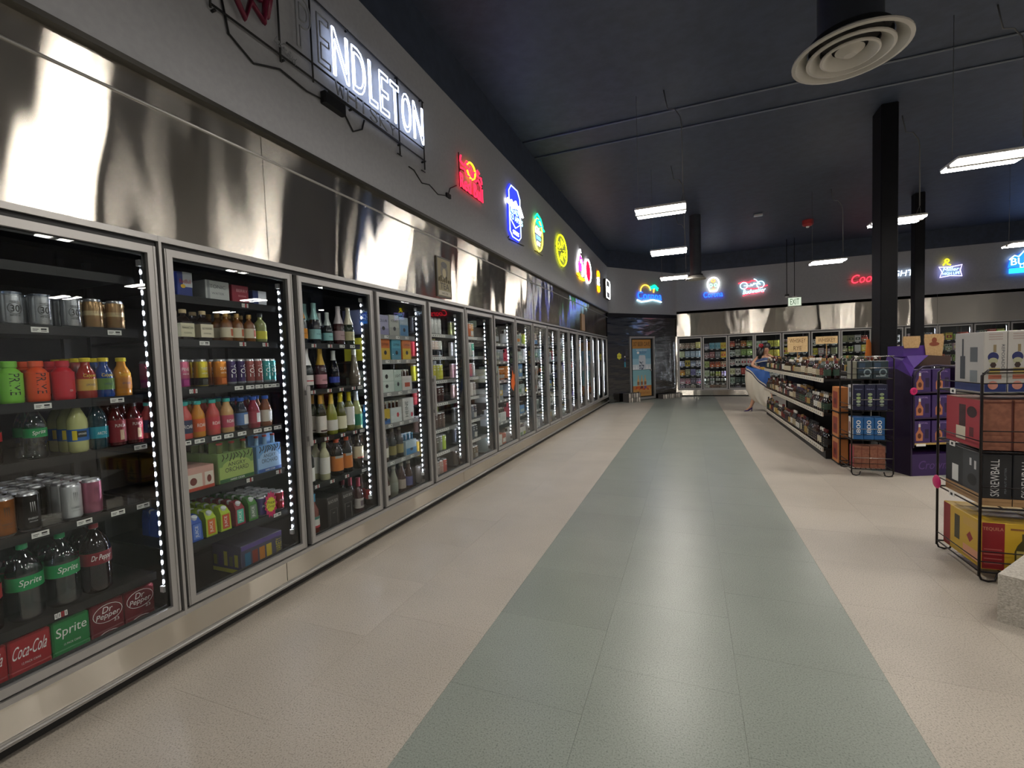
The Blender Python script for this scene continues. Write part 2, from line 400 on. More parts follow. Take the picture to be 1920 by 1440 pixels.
tagm = B().box(-.118, -.1165, -.026, .026, -.0105, .0105, TAGW).box(-.1165, -.1162, -.022, -.004, .0005, .003, INK).box(-.1165, -.1162, -.022, -.008, -.005, -.003, INK).box(-.1165, -.1162, .003, .02, -.001, .0055, INK).box(-.1165, -.1162, .003, .02, -.0065, -.0045, INK).mesh('price_tag')
redtag = B()
for q in range(4): redtag.box(-.118, -.1165, -.020+q*.0105, -.0115+q*.0105, -.0105, .0105, TAGW if q != 2 else P('#b3202c', .5)).box(-.1165, -.1162, -.0168+q*.0105, -.0148+q*.0105, -.007, .007, INK)
redtag = redtag.mesh('price_tag')
class Bay:
    pass
def make_bay(origin, rz, nm, shelves, handle=True, seam=False, rail=BLACK, nodoor=False, strip_lbl=None, grp='long wall'):
    door_no[0] += 1
    by = Bay(); by.o = Vector(origin); by.rz = rz; by.nm = nm; by.sh = shelves
    d = struct('door_%d' % door_no[0], dm_frame); d.location = origin; d.rotation_euler = (0, 0, rz)
    obj('pane', dm_pane, d); obj('pane_border', dm_band, d)
    if handle: obj('handle', dm_handle, d)
    t = struct('trim_%d' % (door_no[0]+1), jm); t.location = origin; t.rotation_euler = (0, 0, rz)
    if seam: obj('seam_strip', seam_m, t)
    w_ = struct('wall_lining_%d' % door_no[0], bay_m); w_.location = origin; w_.rotation_euler = (0, 0, rz)
    r = empty('shelf_rack', origin, rz); tag(r, 'black shelf rack inside the '+nm, 'shelf rack', 'cooler shelf racks')
    obj('upright', upright_m, r)
    by.rack = r
    for z in shelves:
        if z > .15: obj('shelf', shelf_mesh(z), r)
        obj('price_rail', rail_mesh(z if z > .15 else .165, rail), r)
    l = obj('light_strip', strip_b, None, origin, rz); obj('glow_tube', strip_m, l)
    tag(l, 'lit white vertical light strip on the near edge of the '+nm, 'light', 'cooler light strips')
    return by
def ptag(by, y, z, red=False):
    o = obj('price_tag', redtag if red else tagm, by.rack, (0, y, (z if z > .15 else .165)-.014)); return o
M_BAY = lambda by: Matrix.Translation(by.o) @ Matrix.Rotation(by.rz, 4, 'Z')
# product prototypes --------------------------------------------------
class Proto:
    def __init__(s, name, cat, parts, r, d=None): s.name = name; s.cat = cat; s.parts = parts; s.r = r; s.d = d or r   # parts: [(name, mesh)], first is the body
def put(p, loc, rz, label, group, cat=None):
    o = bpy.data.objects.new(p.name, p.parts[0][1]); COL.objects.link(o); o.location = loc; o.rotation_euler = (0, 0, rz)
    for nm, me in p.parts[1:]:
        c = bpy.data.objects.new(nm, me); COL.objects.link(c); c.parent = o
    o['label'] = label; o['category'] = cat or p.cat; o['group'] = group
    return o
def stock(by, si, y, p, desc, n=3, sp=None, x0=-.135, lift=0, jit=.0, turn=0):
    # a column of n items one behind the other on shelf si
    z = by.sh[si]; sp = sp or 2*p.d+.004; M = M_BAY(by)
    out = []
    for k in range(n):
        q = M @ Vector((x0-p.d-k*sp, y+(random.uniform(-jit, jit) if k else 0), z+lift+.0006))
        lbl = '%s%s, %s shelf, %s' % ((['front ', 'second-row ', 'third-row ', 'fourth-row ', 'fifth-row ', 'sixth-row '][k] if n > 1 else ''), desc, SH[si], by.nm)
        out.append(put(p, q, by.rz+turn+random.uniform(-jit, jit)*8, lbl, p.name.replace('_', ' ')+' rows in the coolers'))
    return out
def can(name, r, h, col, lid=SILVER, bands=(), txt=None, tm_=None, parts=True, rim=SILVER, rough=.24, metal=.55):
    m = P(col, rough, metal); b = B(); hb = h-.012
    prof = [(0, .002, SILVER), (r*.72, .002, SILVER), (r*.78, 0, SILVER), (r*.97, .009, m), (r, .013, m)]
    z = .013
    for (za, zb, cc) in bands:
        prof.append((r, za*h, P(cc, rough, metal))); prof.append((r, zb*h, m))
    prof += [(r, hb-.004, m), (r*.97, hb, rim), (r*.82, h-.003, rim), (r*.84, h, rim), (r*.78, h-.001, lid), (r*.76, h-.006, lid), (0, h-.006, lid)]
    if not parts:
        b.lathe(prof, m, 12); return Proto(name, 'can', [('body', b.mesh(name))], r)
    b.lathe(prof[:-3], m, 18); ps = [('body', b.mesh(name))]
    l = B().lathe([(r*.84, h-.0005), (r*.78, h-.001), (r*.76, h-.006), (0, h-.006)], lid, 18).box(-.006, .008, -.006, .006, h-.006, h-.004, SILVER); ps.append(('lid', l.mesh('lid')))
    if txt:
        t = B(); txt(t, r+.0006, h); ps.append(('printed_logo', t.mesh('printed_logo')))
    return Proto(name, 'can', ps, r)
def bottle(name, prof, body, cap, cap_m, label=None, label_m=None, txt=None, parts=True, seg=16, cat='bottle', inner=None, extra=None):
    # prof [(r,z)], cap (z0,z1,r), label (z0,z1,r) ; one mesh when parts is False
    r = max(q[0] for q in prof); b = B().lathe([(0, prof[0][1])]+list(prof), body, seg)
    c = B() if parts else b
    c.lathe([(cap[2]*.9, cap[0]), (cap[2], cap[0]+.001), (cap[2], cap[1]-.002), (cap[2]*.9, cap[1]), (0, cap[1])], cap_m, seg)
    l = None
    if label:
        l = B() if parts else b
        l.lathe([(label[2]-.0004, label[0]), (label[2], label[0]), (label[2], label[1]), (label[2]-.0004, label[1])], label_m, seg)
    if txt: txt(l if l is not None else b, (label[2] if label else r)+.0006, prof[-1][1])
    ps = [('body', b.mesh(name))]
    if parts:
        ps.append(('cap', c.mesh('cap')))
        if label: ps.append(('label', l.mesh('label')))
        if inner: ps.append(('drink', B().lathe(inner[0], inner[1], seg).mesh('drink')))
        if extra: ps.append(extra)
    elif inner: pass
    return Proto(name, cat, ps, r)
def scale(prof, sr, sz): return [(r*sr, z*sz) for r, z in prof]
SPORT = [(.030, 0), (.035, .006), (.036, .02), (.0345, .035), (.036, .05), (.036, .105), (.034, .117), (.026, .130), (.019, .136), (.019, .148)]
JUICE = [(.031, 0), (.034, .005), (.034, .092), (.033, .105), (.027, .122), (.018, .138), (.016, .150), (.016, .160)]
SODA = [(.026, 0), (.033, .008), (.0335, .05), (.031, .07), (.0345, .085), (.0345, .125), (.033, .14), (.024, .165), (.015, .185), (.0135, .2)]
LITRE = [(.040, 0), (.052, .012), (.053, .10), (.0525, .105), (.0535, .11), (.0535, .18), (.052, .195), (.043, .225), (.028, .252), (.016, .268), (.0135, .278)]
WINE = [(.033, 0), (.0365, .005), (.0365, .165), (.034, .185), (.024, .205), (.0155, .225), (.0145, .275), (.0155, .278), (.0155, .29)]
BURG = [(.036, 0), (.0405, .006), (.0405, .125), (.038, .15), (.028, .185), (.019, .215), (.0155, .24), (.0145, .285), (.0155, .29)]
CHAMP = [(.038, 0), (.0435, .006), (.0435, .12), (.041, .15), (.031, .19), (.021, .225), (.0165, .25), (.0165, .30), (.0175, .302)]
BEER = [(.026, 0), (.0305, .005), (.0305, .115), (.028, .135), (.019, .16), (.0145, .18), (.0125, .215), (.0135, .22)]
SPIRIT = [(.034, 0), (.038, .006), (.038, .15), (.035, .172), (.02, .195), (.0145, .205), (.0145, .255)]
GREENGL = P('#1d2a12', .08, 0, .5); DKGL = P('#0d0f0c', .08, 0, .5); AMBER = P('#3a1a08', .1, 0, .5); CLR = CLEAR
OLIVE = P('#8a8f3a', .1, 0, .4)
def simple_bottle(name, prof, body, capc, labc=None, zl=(.2, .55), parts=True, txt=None, foil=None, seg=16, cap_h=.02, capr=1.12):
    h = prof[-1][1]; nr = prof[-1][0]; r = max(q[0] for q in prof)
    cz = (foil if foil else h-cap_h); lr = r+.0007
    cm = P(capc, .4, .2) if isinstance(capc, str) else capc
    p = bottle(name, prof, body, (h-(.006 if foil else cap_h), h+.004, nr*capr), cm, (h*zl[0], h*zl[1], lr) if labc else None, P(labc, .6) if labc else None, txt, parts, seg)
    if foil:
        def rad(z):
            for (r0, z0_), (r1, z1_) in zip(prof, prof[1:]):
                if z0_ <= z <= z1_ and z1_ > z0_: return r0+(r1-r0)*(z-z0_)/(z1_-z0_)
            return nr
        zs = [foil]+[q[1] for q in prof if q[1] > foil]; fb = B().lathe([(rad(z)+.0009, z) for z in zs], cm, seg)
        if parts: p.parts.append(('foil', fb.mesh('foil')))
        else:
            bm_ = fb.mesh('foil'); p.parts.append(('foil', bm_))
    return p
def carton(name, wy, dx, h, col, deco=None, side=None, top=None, parts=True, cat='carton', c=.003, mat=None):
    m = mat or P(col, .45); b = B().cbox(-dx/2, dx/2, -wy/2, wy/2, 0, h, m, c)
    ps = [('body', b.mesh(name))]
    if deco or side or top:
        t = B()
        if deco: deco(t, dx/2+.0006, wy, h)
        if side: side(t, wy, dx, h)
        if top: top(t, wy, dx, h)
        ps.append(('printed_panel', t.mesh('printed_panel')))
    p = Proto(name, cat, ps, wy/2, dx/2); return p
def sidetext(t, s, w_, h, m, yside, x=0, z=0, rot=0):
    # lettering on the local -y side (yside<0): reads along +x
    tt = B(); text(tt, s, w_, h, m, rot=rot)
    for q in range(len(tt.v)):
        a, b_, c_ = tt.v[q]; tt.v[q] = (x+b_, yside, z+c_)
    t.add(tt.v, tt.f, m)
def sq(t, m, x0, x1, z0, z1, yside): t.add([(x0, yside, z0), (x1, yside, z0), (x1, yside, z1), (x0, yside, z1)], [(0, 1, 2, 3)], m)
WHT = P('#f2f0ea', .5); BLU = P('#1f4fa3', .5); REDP = P('#b3161f', .45)

# --- long wall bays
LB = []
SHELVES = {0: [1.80, 1.56, 1.26, 1.035, .761, .415, .131], 1: [1.745, 1.523, 1.275, 1.015, .74, .48, .19], 2: [1.525, 1.21, .875, .565, .2], 3: [1.615, 1.405, 1.128, .86, .54, .2]}
for k in range(ND):
    sh = SHELVES.get(k) or [1.66, 1.43, 1.19, .96, .69, .455, .2]
    if k > 5: sh = [[1.60, 1.36, 1.10, .84, .54, .2], [1.62, 1.36, 1.12, .86, .56, .2]][k % 2]
    LB.append(make_bay((0, Y0+(k-1)*DW, 0), 0, dname(k), sh, k in (2, 4, 6, 8, 10, 12, 14, 16), k in (0, 1, 5, 7, 12), BLACK if k < 3 else P('#8d8d8a', .5)))
l = obj('light_strip', strip_b, None, (0, Y0+16*DW, 0), 0); obj('glow_tube', strip_m, l); tag(l, 'lit white vertical light strip against the beer cave corner', 'light', 'cooler light strips')
def yl(k, y): return y-(Y0+(k-1)*DW)       # world y to bay y
def S_(k, si, y, p, desc, n=3, **kw):
    if p.d < .05:
        u = yl(k, y); y += .028*(1-u/DW)      # round items are centred behind the shelf edge
    return stock(LB[k], si, yl(k, y), p, desc, n, **kw)
def lg(s, w_, h, m, z=.5, **kw): return lambda b, r, H: text(b, s, w_, h, m, 0, H*z, wrap=r, **kw)
# ---------------------------------------------------------------- bay 0, sodas
def t30(b, r, H):
    text(b, '30', .026, .026, INK, 0, H*.5, wrap=r)
    for a in (.30, .70): text(b, 'HARD SELTZER', .03, .006, INK, 0, H*a, wrap=r)
    n = 20; pts = [(r*math.cos(.62*math.cos(2*PI*k/n)), r*math.sin(.62*math.cos(2*PI*k/n)), H*.5+.021*math.sin(2*PI*k/n)) for k in range(n)]
    b.tube(pts, .0008, INK, 4, True)
c30 = can('drink_can', .0335, .130, '#d0d4d8', bands=((.92, .99, '#27517c'),), txt=t30, metal=.85)
ctan = can('drink_can', .0335, .130, '#a8875f', bands=((.45, .6, '#d8c49a'),), txt=lambda b, r, H: (text(b, 'ICED TEA', .03, .009, P('#6b3020'), 0, H*.55, wrap=r), text(b, 'BREWED', .024, .006, P('#6b3020'), 0, H*.3, wrap=r)))
for i, y in enumerate((.835, .925, 1.015, 1.115)): S_(0, 1, y, c30, 'silver can with a big thirty and dark blue rim', 2)
for i, y in enumerate((1.195, 1.28)): S_(0, 1, y, ctan, 'tan drink can with brown lettering', 3)
def sport(col, nm):
    m = P(col, .3); mc = P(col, .45)
    return bottle('sports_drink_bottle', SPORT, m, (.140, .164, .0225), mc, (.03, .118, .0366), mc, lambda b, r, H: text(b, nm, .082, .03, INK, 0, .075, wrap=r, rot=-PI/2) if nm else text(b, '12345', .012, .008, WHT, .01, .04, wrap=r))
for y, c, nm, d in ((.83, '#4f8f2a', 'PRIME', 'dark green'), (.905, '#7bc142', 'PRIME', 'lime green'), (.985, '#e0501f', 'PRIME', 'orange'), (1.07, '#c3202f', None, 'bright red')):
    S_(0, 2, y, sport(c, nm), d+' sports drink bottle with matching cap', 4)
def caly(col, lab):
    return bottle('lemonade_bottle', JUICE, P(col, .12, 0, .6), (.158, .176, .019), P('#d8c414', .4), (.035, .085, .0347), P(lab, .5), lambda b, r, H: (text(b, 'Calypso', .046, .018, P('#e3c21a'), 0, .098, wrap=r-.001, shear=.2), text(b, 'LEMONADE', .032, .009, P('#2a3a6a'), 0, .06, wrap=r)))
for y, c, l_, d in ((1.15, '#9c2b1a', '#c9a24a', 'red'), (1.217, '#123f86', '#5a7d3a', 'blue'), (1.288, '#d18a2c', '#b87420', 'amber')):
    S_(0, 2, y, caly(c, l_), d+' lemonade bottle with yellow cap', 4 if d != 'amber' else 1)
spr20 = bottle('soda_bottle', SODA, CLR, (.192, .212, .0165), P('#2f9b62', .4), (.088, .123, .0352), P('#1f8f4e', .5), lg('Sprite', .042, .02, WHT, .53, shear=.25, rot=.15))
coke20 = bottle('soda_bottle', SODA, P('#1c0a07', .08, 0, .6), (.192, .212, .0165), REDP, (.088, .123, .0352), P('#a81820', .5), lg('Coca-Cola', .044, .018, WHT, .53, shear=.3))
lem20 = bottle('soda_bottle', SODA, P('#b9bb7a', .12, 0, .5), (.192, .212, .0165), P('#d9d9cf', .4), (.05, .1, .0352), P('#1d5fa8', .5), lambda b, r, H: (wquad(b, P('#23231f'), r, -.5, .45, .066, .092), text(b, 'LEMONADE', .028, .008, WHT, 0, .08, wrap=r+.0006), wquad(b, P('#e2cc2a'), r, -.95, -.5, .055, .095)))
teal20 = bottle('soda_bottle', SODA, P('#16343c', .1, 0, .6), (.192, .212, .0165), P('#2ab3a5', .4), (.05, .1, .0352), P('#1c8d9e', .5), lg('ARCTIC', .036, .012, WHT, .36))
drp = bottle('soda_bottle', [(r*1.02, z*.9) for r, z in SODA], P('#4a0f12', .12, 0, .6), (.174, .19, .0165), P('#14100e', .4), (.02, .12, .0358), P('#7d1722', .5), lambda b, r, H: (wquad(b, P('#c9a98a'), r, -.1, .35, .03, .075), text(b, 'PUNCH', .04, .014, WHT, 0, .095, wrap=r+.0006)))
for y, p, d, n in ((.83, coke20, 'cola bottle with red label', 3), (.965, spr20, 'clear soda bottle with green label', 2), (1.045, coke20, 'cola bottle with red label', 0), (1.105, lem20, 'pale yellow lemonade bottle with blue label', 3), (1.178, teal20, 'dark teal sports bottle with turquoise label', 3), (1.2495, drp, 'dark red punch bottle with black cap', 4), (1.3215, drp, 'dark red punch bottle with black cap', 4)):
    S_(0, 3, y, p, d, n)
def en(col, acc, bands=()):
    m = P(acc, .4)
    def t(b, r, H):
        for dx in (-.006, 0, .006): b.add([(r*math.cos((dx-.0015)/r), r*math.sin((dx-.0015)/r), H*.75), (r*math.cos((dx+.0015)/r), r*math.sin((dx+.0015)/r), H*.75), (r*math.cos((dx+.001)/r), r*math.sin((dx+.001)/r), H*.48)], [(0, 1, 2)], m)
        text(b, 'ENERGY', .03, .007, m, 0, H*.33, wrap=r); text(b, 'ZERO SUGAR', .026, .004, m, 0, H*.25, wrap=r)
    return can('energy_drink_can', .0335, .152, col, bands=bands, txt=t)
for y, c, a, d, n in ((.78, '#141414', '#5fa63a', 'black', 5), (.85, '#9a5a22', '#1a1a1a', 'copper', 5), (.925, '#1a1a1b', '#c9c9c9', 'black and silver', 5), (1.063, '#e0e2e4', '#6b6b70', 'white', 6), (1.137, '#b06a80', '#5a2a3a', 'pink', 6)):
    S_(0, 4, y, en(c, a), d+' energy drink can', n)
S_(0, 4, .995, en('#151515', '#222222'), 'black energy drink can set back', 4, x0=-.25)
push_m = B().box(-.004, 0, -.03, .03, 0, .05, PUSH).box(-.12, 0, -.032, -.029, 0, .02, PUSH).box(-.12, 0, .029, .032, 0, .02, PUSH).tube([(.001, -.03, .01), (.001, -.03, .045), (.001, .03, .045), (.001, .03, .01)], .0018, CLEAR, 5)
PUSHER = Proto('shelf_pusher', 'shelf divider', [('body', push_m.mesh('shelf_pusher'))], .032, .06)
for y in (1.21, 1.29, .995): S_(0, 4, y, PUSHER, 'clear plastic shelf pusher with nothing before it', 1, x0=-.075)
def litre(body, capm, lab, s, w_=.07, drink=None):
    return bottle('large_soda_bottle', LITRE, body, (.276, .296, .0165), capm, (.125, .178, .0545), P(lab, .5), lambda b, r, H: (text(b, s, w_, .03, WHT, 0, .152, wrap=r, shear=.2)), inner=drink)
l_spr = litre(CLR, P('#1f9a5c', .4), '#1d8f4e', 'Sprite', drink=([(0, .006), (.049, .012), (.051, .1), (.0515, .18), (.0505, .195), (.041, .222), (0, .223)], GLASS('clear_soda', (.78, .82, .8), 1.33, 0, .03)))
l_coke = litre(P('#170807', .08, 0, .6), REDP, '#a3161e', 'Coca-Cola', .08)
l_drp = litre(P('#180707', .08, 0, .6), P('#8a1a26', .4), '#7a1522', 'Dr Pepper', .075)
for y, p, d in ((.80, l_coke, 'two-litre cola bottle with red label'), (.92, l_spr, 'clear two-litre soda bottle with green label and green cap'), (1.035, l_spr, 'clear two-litre soda bottle with green label and green cap'), (1.15, l_drp, 'dark two-litre soda bottle with maroon label')):
    S_(0, 5, y, p, d, 2)
def pack(col, s, extra=None, sh=.25, col2=WHT):
    def d(t, x, wy, h):
        text(t, s, wy*.82, h*.42, col2, 0, h*.56, x, shear=sh, rot=.03)
        text(t, '12 PACK CANS', wy*.45, h*.07, col2, .0, h*.14, x)
        if extra: extra(t, x, wy, h)
    return carton('can_carton', .122, .36, .118, col, d, c=.006)
def drx(t, x, wy, h):
    t.tube([(x, wy*.44*math.cos(2*PI*k/20), h*.58+h*.33*math.sin(2*PI*k/20)) for k in range(20)], .0012, WHT, 4, True); text(t, '23', .02, .012, WHT, .03, h*.22, x)
def drt(t, x, wy, h): text(t, 'Dr', wy*.3, h*.22, WHT, 0, h*.72, x, shear=.2); text(t, 'Pepper', wy*.7, h*.26, WHT, 0, h*.48, x, shear=.2); drx(t, x, wy, h)
p_coke = pack('#a51c26', 'Coca-Cola'); p_spr = pack('#17803f', 'Sprite', sh=.1); p_drp = carton('can_carton', .122, .36, .118, '#6d1421', drt, c=.006)
for y, p, d in ((.775, p_coke, 'red cola carton'), (.90, p_coke, 'red cola carton'), (1.026, p_spr, 'green lemon-lime soda carton'), (1.152, p_drp, 'maroon pepper soda carton'), (1.278, p_drp, 'maroon pepper soda carton')):
    for lv, w_ in ((0, 'lower'), (1, 'upper')): S_(0, 6, y, p, w_+' '+d+' of its stack', 1, lift=lv*.1185, x0=-.135)
for si, ys in ((1, (1.0, 1.25)), (2, (.99, 1.24)), (3, (1.33,)), (4, (.95, 1.09, 1.21, 1.31))):
    for y in ys: ptag(LB[0], yl(0, min(y, 1.318)), LB[0].sh[si])
ptag(LB[0], yl(0, .99), .415, True)
# ---------------------------------------------------------------- bay 1
rb4 = carton('energy_drink_pack', .075, .07, .125, '#1a2f7a', lambda t, x, wy, h: (quad(t, P('#c3c6cc'), -.01, wy/2, h*.4, h, x), text(t, 'RedBull', .055, .02, P('#b3202c'), .002, h*.62, x+.0005), disc(t, P('#e2b52a'), -.01, h*.42, .012, .01, x+.0004)))
whc = carton('seltzer_carton', .135, .30, .105, '#b9bbb9', lambda t, x, wy, h: (text(t, 'TONIC', .09, .02, P('#6a6d70'), 0, h*.7, x), text(t, 'WATER', .07, .012, P('#6a6d70'), 0, h*.35, x), quad(t, P('#8f9294'), -.06, -.045, 0, h, x-.0003)))
rdc = carton('seltzer_carton', .105, .25, .10, '#8d1d33', lambda t, x, wy, h: (text(t, 'BERRY', .07, .016, P('#e0a0a8'), .01, h*.7, x), text(t, 'SODA', .05, .01, P('#e0a0a8'), .01, h*.4, x)))
rbw = carton('energy_drink_pack', .09, .09, .085, '#23356f', lambda t, x, wy, h: quad(t, P('#c9ccd2'), -.01, wy/2, 0, h, x))
S_(1, 0, 1.56, rb4, 'blue and silver energy drink pack', 1); S_(1, 0, 1.755, whc, 'silver tonic carton', 1); S_(1, 0, 1.89, rdc, 'dark red soda carton', 1); S_(1, 0, 2.01, rbw, 'small blue and white energy drink pack', 1)
def sqbottle(lbl, s):
    b = B().cbox(-.033, .033, -.033, .033, 0, .105, P('#1b0c07', .1, 0, .6), .008).lathe([(.03, .105), (.022, .118), (.013, .126), (.013, .146)], P('#1b0c07', .1, 0, .6), 14)
    ps = [('body', b.mesh('cocktail_bottle')), ('cap', B().lathe([(.0165, .14), (.0165, .157), (.015, .16), (0, .16)], P('#c9b38a', .6), 14).mesh('cap'))]
    t = B().box(-.0342, .0342, -.0342, .0342, .018, .088, P(lbl, .6)); text(t, s, .055, .011, INK, 0, .065, .0348); text(t, 'COCKTAIL', .04, .008, INK, 0, .038, .0348)
    ps.append(('label', t.mesh('label'))); return Proto('cocktail_bottle', 'bottle', ps, .035)
S_(1, 1, 1.56, sqbottle('#d6cfae', 'MANHATTAN'), 'square dark cocktail bottle with pale green label', 2); S_(1, 1, 1.665, sqbottle('#e0d5bb', 'OLD FASHIONED'), 'square dark cocktail bottle with cream label', 2)
SM = scale(SPIRIT, .85, .62)
amb = simple_bottle('spirit_bottle', SM, P('#7a4a12', .1, 0, .6), '#b08a4a', '#d9cdb0', (.15, .5), txt=lambda b, r, H: wquad(b, P('#b5532a'), r, .1, .6, H*.2, H*.45))
for y in (1.80, 1.87): S_(1, 1, y, amb, 'small amber spirit bottle', 3)
S_(1, 1, 1.95, amb, 'small amber spirit bottle', 3)
S_(1, 1, 2.03, simple_bottle('spirit_bottle', scale(SPIRIT, .9, .68), P('#8a8f5a', .1, 0, .6), '#4a4c4a', '#c9c23a', (.12, .4)), 'pale green spirit bottle with yellow label', 1)
def fruit(c1, c2, s): return can('drink_can', .033, .150, c1, bands=((.08, .35, c2),), txt=lambda b, r, H: (text(b, s, .036, .016, WHT, 0, H*.66, wrap=r), text(b, 'HARD TEA', .03, .008, WHT, 0, H*.5, wrap=r), wquad(b, P(c2), r, -.4, .4, H*.1, H*.3)))
S_(1, 2, 1.535, fruit('#c2607c', '#a12a7a', 'PINK'), 'pink drink can', 5); S_(1, 2, 1.635, fruit('#d3c12e', '#2a2a20', 'TWIST'), 'yellow and black drink can', 5); S_(1, 2, 1.745, fruit('#dd8a2a', '#c5661a', 'SUN'), 'orange drink can', 5)
def slim(c): return can('slim_can', .0265, .150, c, bands=((.05, .14, '#8a8d90'),), txt=lambda b, r, H: text(b, 'ZOA', .075, .03, WHT, 0, H*.55, wrap=r, rot=PI/2), metal=.3)
for y, c, d in ((1.808, '#3d2a5c', 'purple'), (1.868, '#3d2a5c', 'purple'), (1.928, '#96504c', 'salmon'), (1.986, '#96504c', 'salmon'), (2.042, '#3f9a98', 'teal'), (2.096-.0, '#3f9a98', 'teal')): S_(1, 2, min(y, 2.085), slim(c), 'slim '+d+' energy can', 6)
def roar(c, cap, top): return bottle('vitamin_drink_bottle', scale(JUICE, 1, 1.12), P(top, .25), (.172, .192, .0195), P(cap, .4), (.03, .098, .0347), P(c, .45), lg('ROAR', .045, .018, WHT, .36))
for y, c, d in ((1.53, '#24304f', 'navy'), (1.60, '#d3581f', 'orange'), (1.685, '#c02a3a', 'red'), (1.77, '#b8475f', 'rose')): S_(1, 3, y, roar(c, '#39aba0', '#d08a2a' if d == 'orange' else '#c2504a' if d != 'rose' else '#caa06a'), d+' vitamin drink bottle with turquoise cap', 5)
def bai(c, l_): return bottle('vitamin_drink_bottle', scale(JUICE, 1.02, 1.08), P(c, .15, 0, .5), (.166, .186, .019), P('#2257b5', .4), (.03, .1, .0354), P(l_, .5), lambda b, r, H: wquad(b, P('#e8e8ea'), r, -.2, .9, .035, .09))
for y, c, l_, d in ((1.86, '#1a2233', '#5a7fb5', 'dark'), (1.945, '#8e1d34', '#a33a4c', 'crimson'), (2.03, '#7a4320', '#c8bfb0', 'brown')): S_(1, 3, y, bai(c, l_), d+' vitamin drink bottle with blue cap', 5 if d != 'brown' else 3)
def six(name, wy, dx, h, col, deco, glass, capc, nb=3):
    c = carton(name, wy, dx, h, col, deco, c=.004); b = B(); k = B(); hd = B().box(-.003, .003, -wy/2, wy/2, h, h+.06, P(col, .5))
    rb = min(wy/nb/2, dx/4)*.85
    for i in range(nb):
        for j in (-1, 1):
            yq = (i-(nb-1)/2)*wy/nb; xq = j*dx/4
            b.lathe([(rb*.8, h-.03), (rb*.5, h+.012), (rb*.45, h+.05)], glass, 10, (xq, yq, 0)); k.lathe([(rb*.5, h+.046), (rb*.55, h+.05), (rb*.5, h+.057), (0, h+.058)], P(capc, .35, .4), 10, (xq, yq, 0))
    c.parts += [('carry_handle', hd.mesh('carry_handle')), ('bottle_necks', b.mesh('bottle_necks')), ('bottle_caps', k.mesh('bottle_caps'))]
    return c
def angry(c1, c2):
    def d(t, x, wy, h):
        quad(t, P(c1), -wy/2+.004, wy/2-.004, h*.12, h*.55, x); disc(t, P(c1), 0, h*.55, wy*.4, h*.22, x+.0002)
        text(t, 'ANGRY', wy*.5, h*.13, INK, .0, h*.6, x+.0005); text(t, 'ORCHARD', wy*.66, h*.15, INK, 0, h*.42, x+.0005); quad(t, P(c2), -wy/2+.004, wy/2-.004, .004, h*.14, x+.0003); text(t, 'HARD CIDER', wy*.4, h*.06, WHT, 0, h*.08, x+.0008)
        for q in range(9):
            yy_ = -wy*.4+q*wy*.1; t.tube([(x+.001, yy_, h*.75+.01*math.sin(q*2)), (x+.001, yy_+.012, h*.86), (x+.001, yy_+.004+.01*math.sin(q), h*.97)], .0022, P('#33301f', .7), 4)
    return d
S_(1, 4, 1.80, six('cider_six_pack', .215, .14, .165, '#6f8f4a', angry('#9cb25e', '#1f5a2c'), P('#4a5a20', .1, 0, .5), '#b03a2a'), 'green cider six-pack with white-capped bottle necks', 2)
S_(1, 4, 2.015, six('cider_six_pack', .17, .14, .165, '#5d8fc0', angry('#8fb3d8', '#1d4f96'), P('#7fa3c0', .1, 0, .5), '#b03a2a'), 'sky blue cider six-pack with bottle necks', 2)
S_(1, 4, 1.585, carton('seltzer_carton', .165, .2, .125, '#c99a8c', lambda t, x, wy, h: (quad(t, P('#d9cdbd'), -wy*.42, wy*.1, h*.1, h*.72, x), quad(t, P('#b5452f'), -wy/2+.003, wy/2-.003, .003, h*.16, x+.0002), disc(t, P('#6d2a22'), -wy*.18, h*.42, .018, .02, x+.0004), quad(t, P('#d9cdbd'), wy*.18, wy*.46, h*.1, h*.72, x), disc(t, P('#6d2a22'), wy*.32, h*.42, .012, .02, x+.0004))), 'pinkish cider carton with printed cans', 1)
def tetra(c1, c2, cap='#d8dada'):
    m = P(c1, .4); a, bq = .03, .021
    b = B().add([(-a, -a, 0), (a, -a, 0), (a, a, 0), (-a, a, 0), (-a, -a*.9, .1), (a*.95, -a*.9, .095), (a*.95, a*.9, .095), (-a, a*.9, .1), (-a, -bq, .135), (bq*.2, -bq, .13), (bq*.2, bq, .13), (-a, bq, .135)], [(3, 2, 1, 0), (0, 1, 5, 4), (1, 2, 6, 5), (2, 3, 7, 6), (3, 0, 4, 7), (4, 5, 9, 8), (5, 6, 10, 9), (6, 7, 11, 10), (7, 4, 8, 11), (8, 9, 10, 11)], m)
    t = B(); quad(t, P(c2, .4), -.02, .02, .012, .09, a+.0006); text(t, 'JUICE', .06, .02, WHT, 0, .05, a+.0012, rot=PI/2)
    return Proto('juice_box', 'juice box', [('body', b.mesh('juice_box')), ('cap', B().lathe([(.0145, 0), (.0145, .018), (.012, .02), (0, .02)], P(cap, .4), 12, M=Matrix.Translation((.006, 0, .112)) @ Matrix.Rotation(.5, 4, 'Y')).mesh('cap')), ('printed_panel', t.mesh('printed_panel'))], .032)
for y, c1, c2, d in ((1.535, '#2f52a3', '#5a7ac5', 'blue'), (1.615, '#a8be2c', '#d06a2a', 'lime green'), (1.70, '#a8be2c', '#c04a2a', 'lime green'), (1.79, '#8d2734', '#4fb59a', 'dark red'), (1.875, '#3f7a2a', '#6b7f6a', 'leaf green')): S_(1, 5, y, tetra(c1, c2), d+' juice box with white cap', 6)
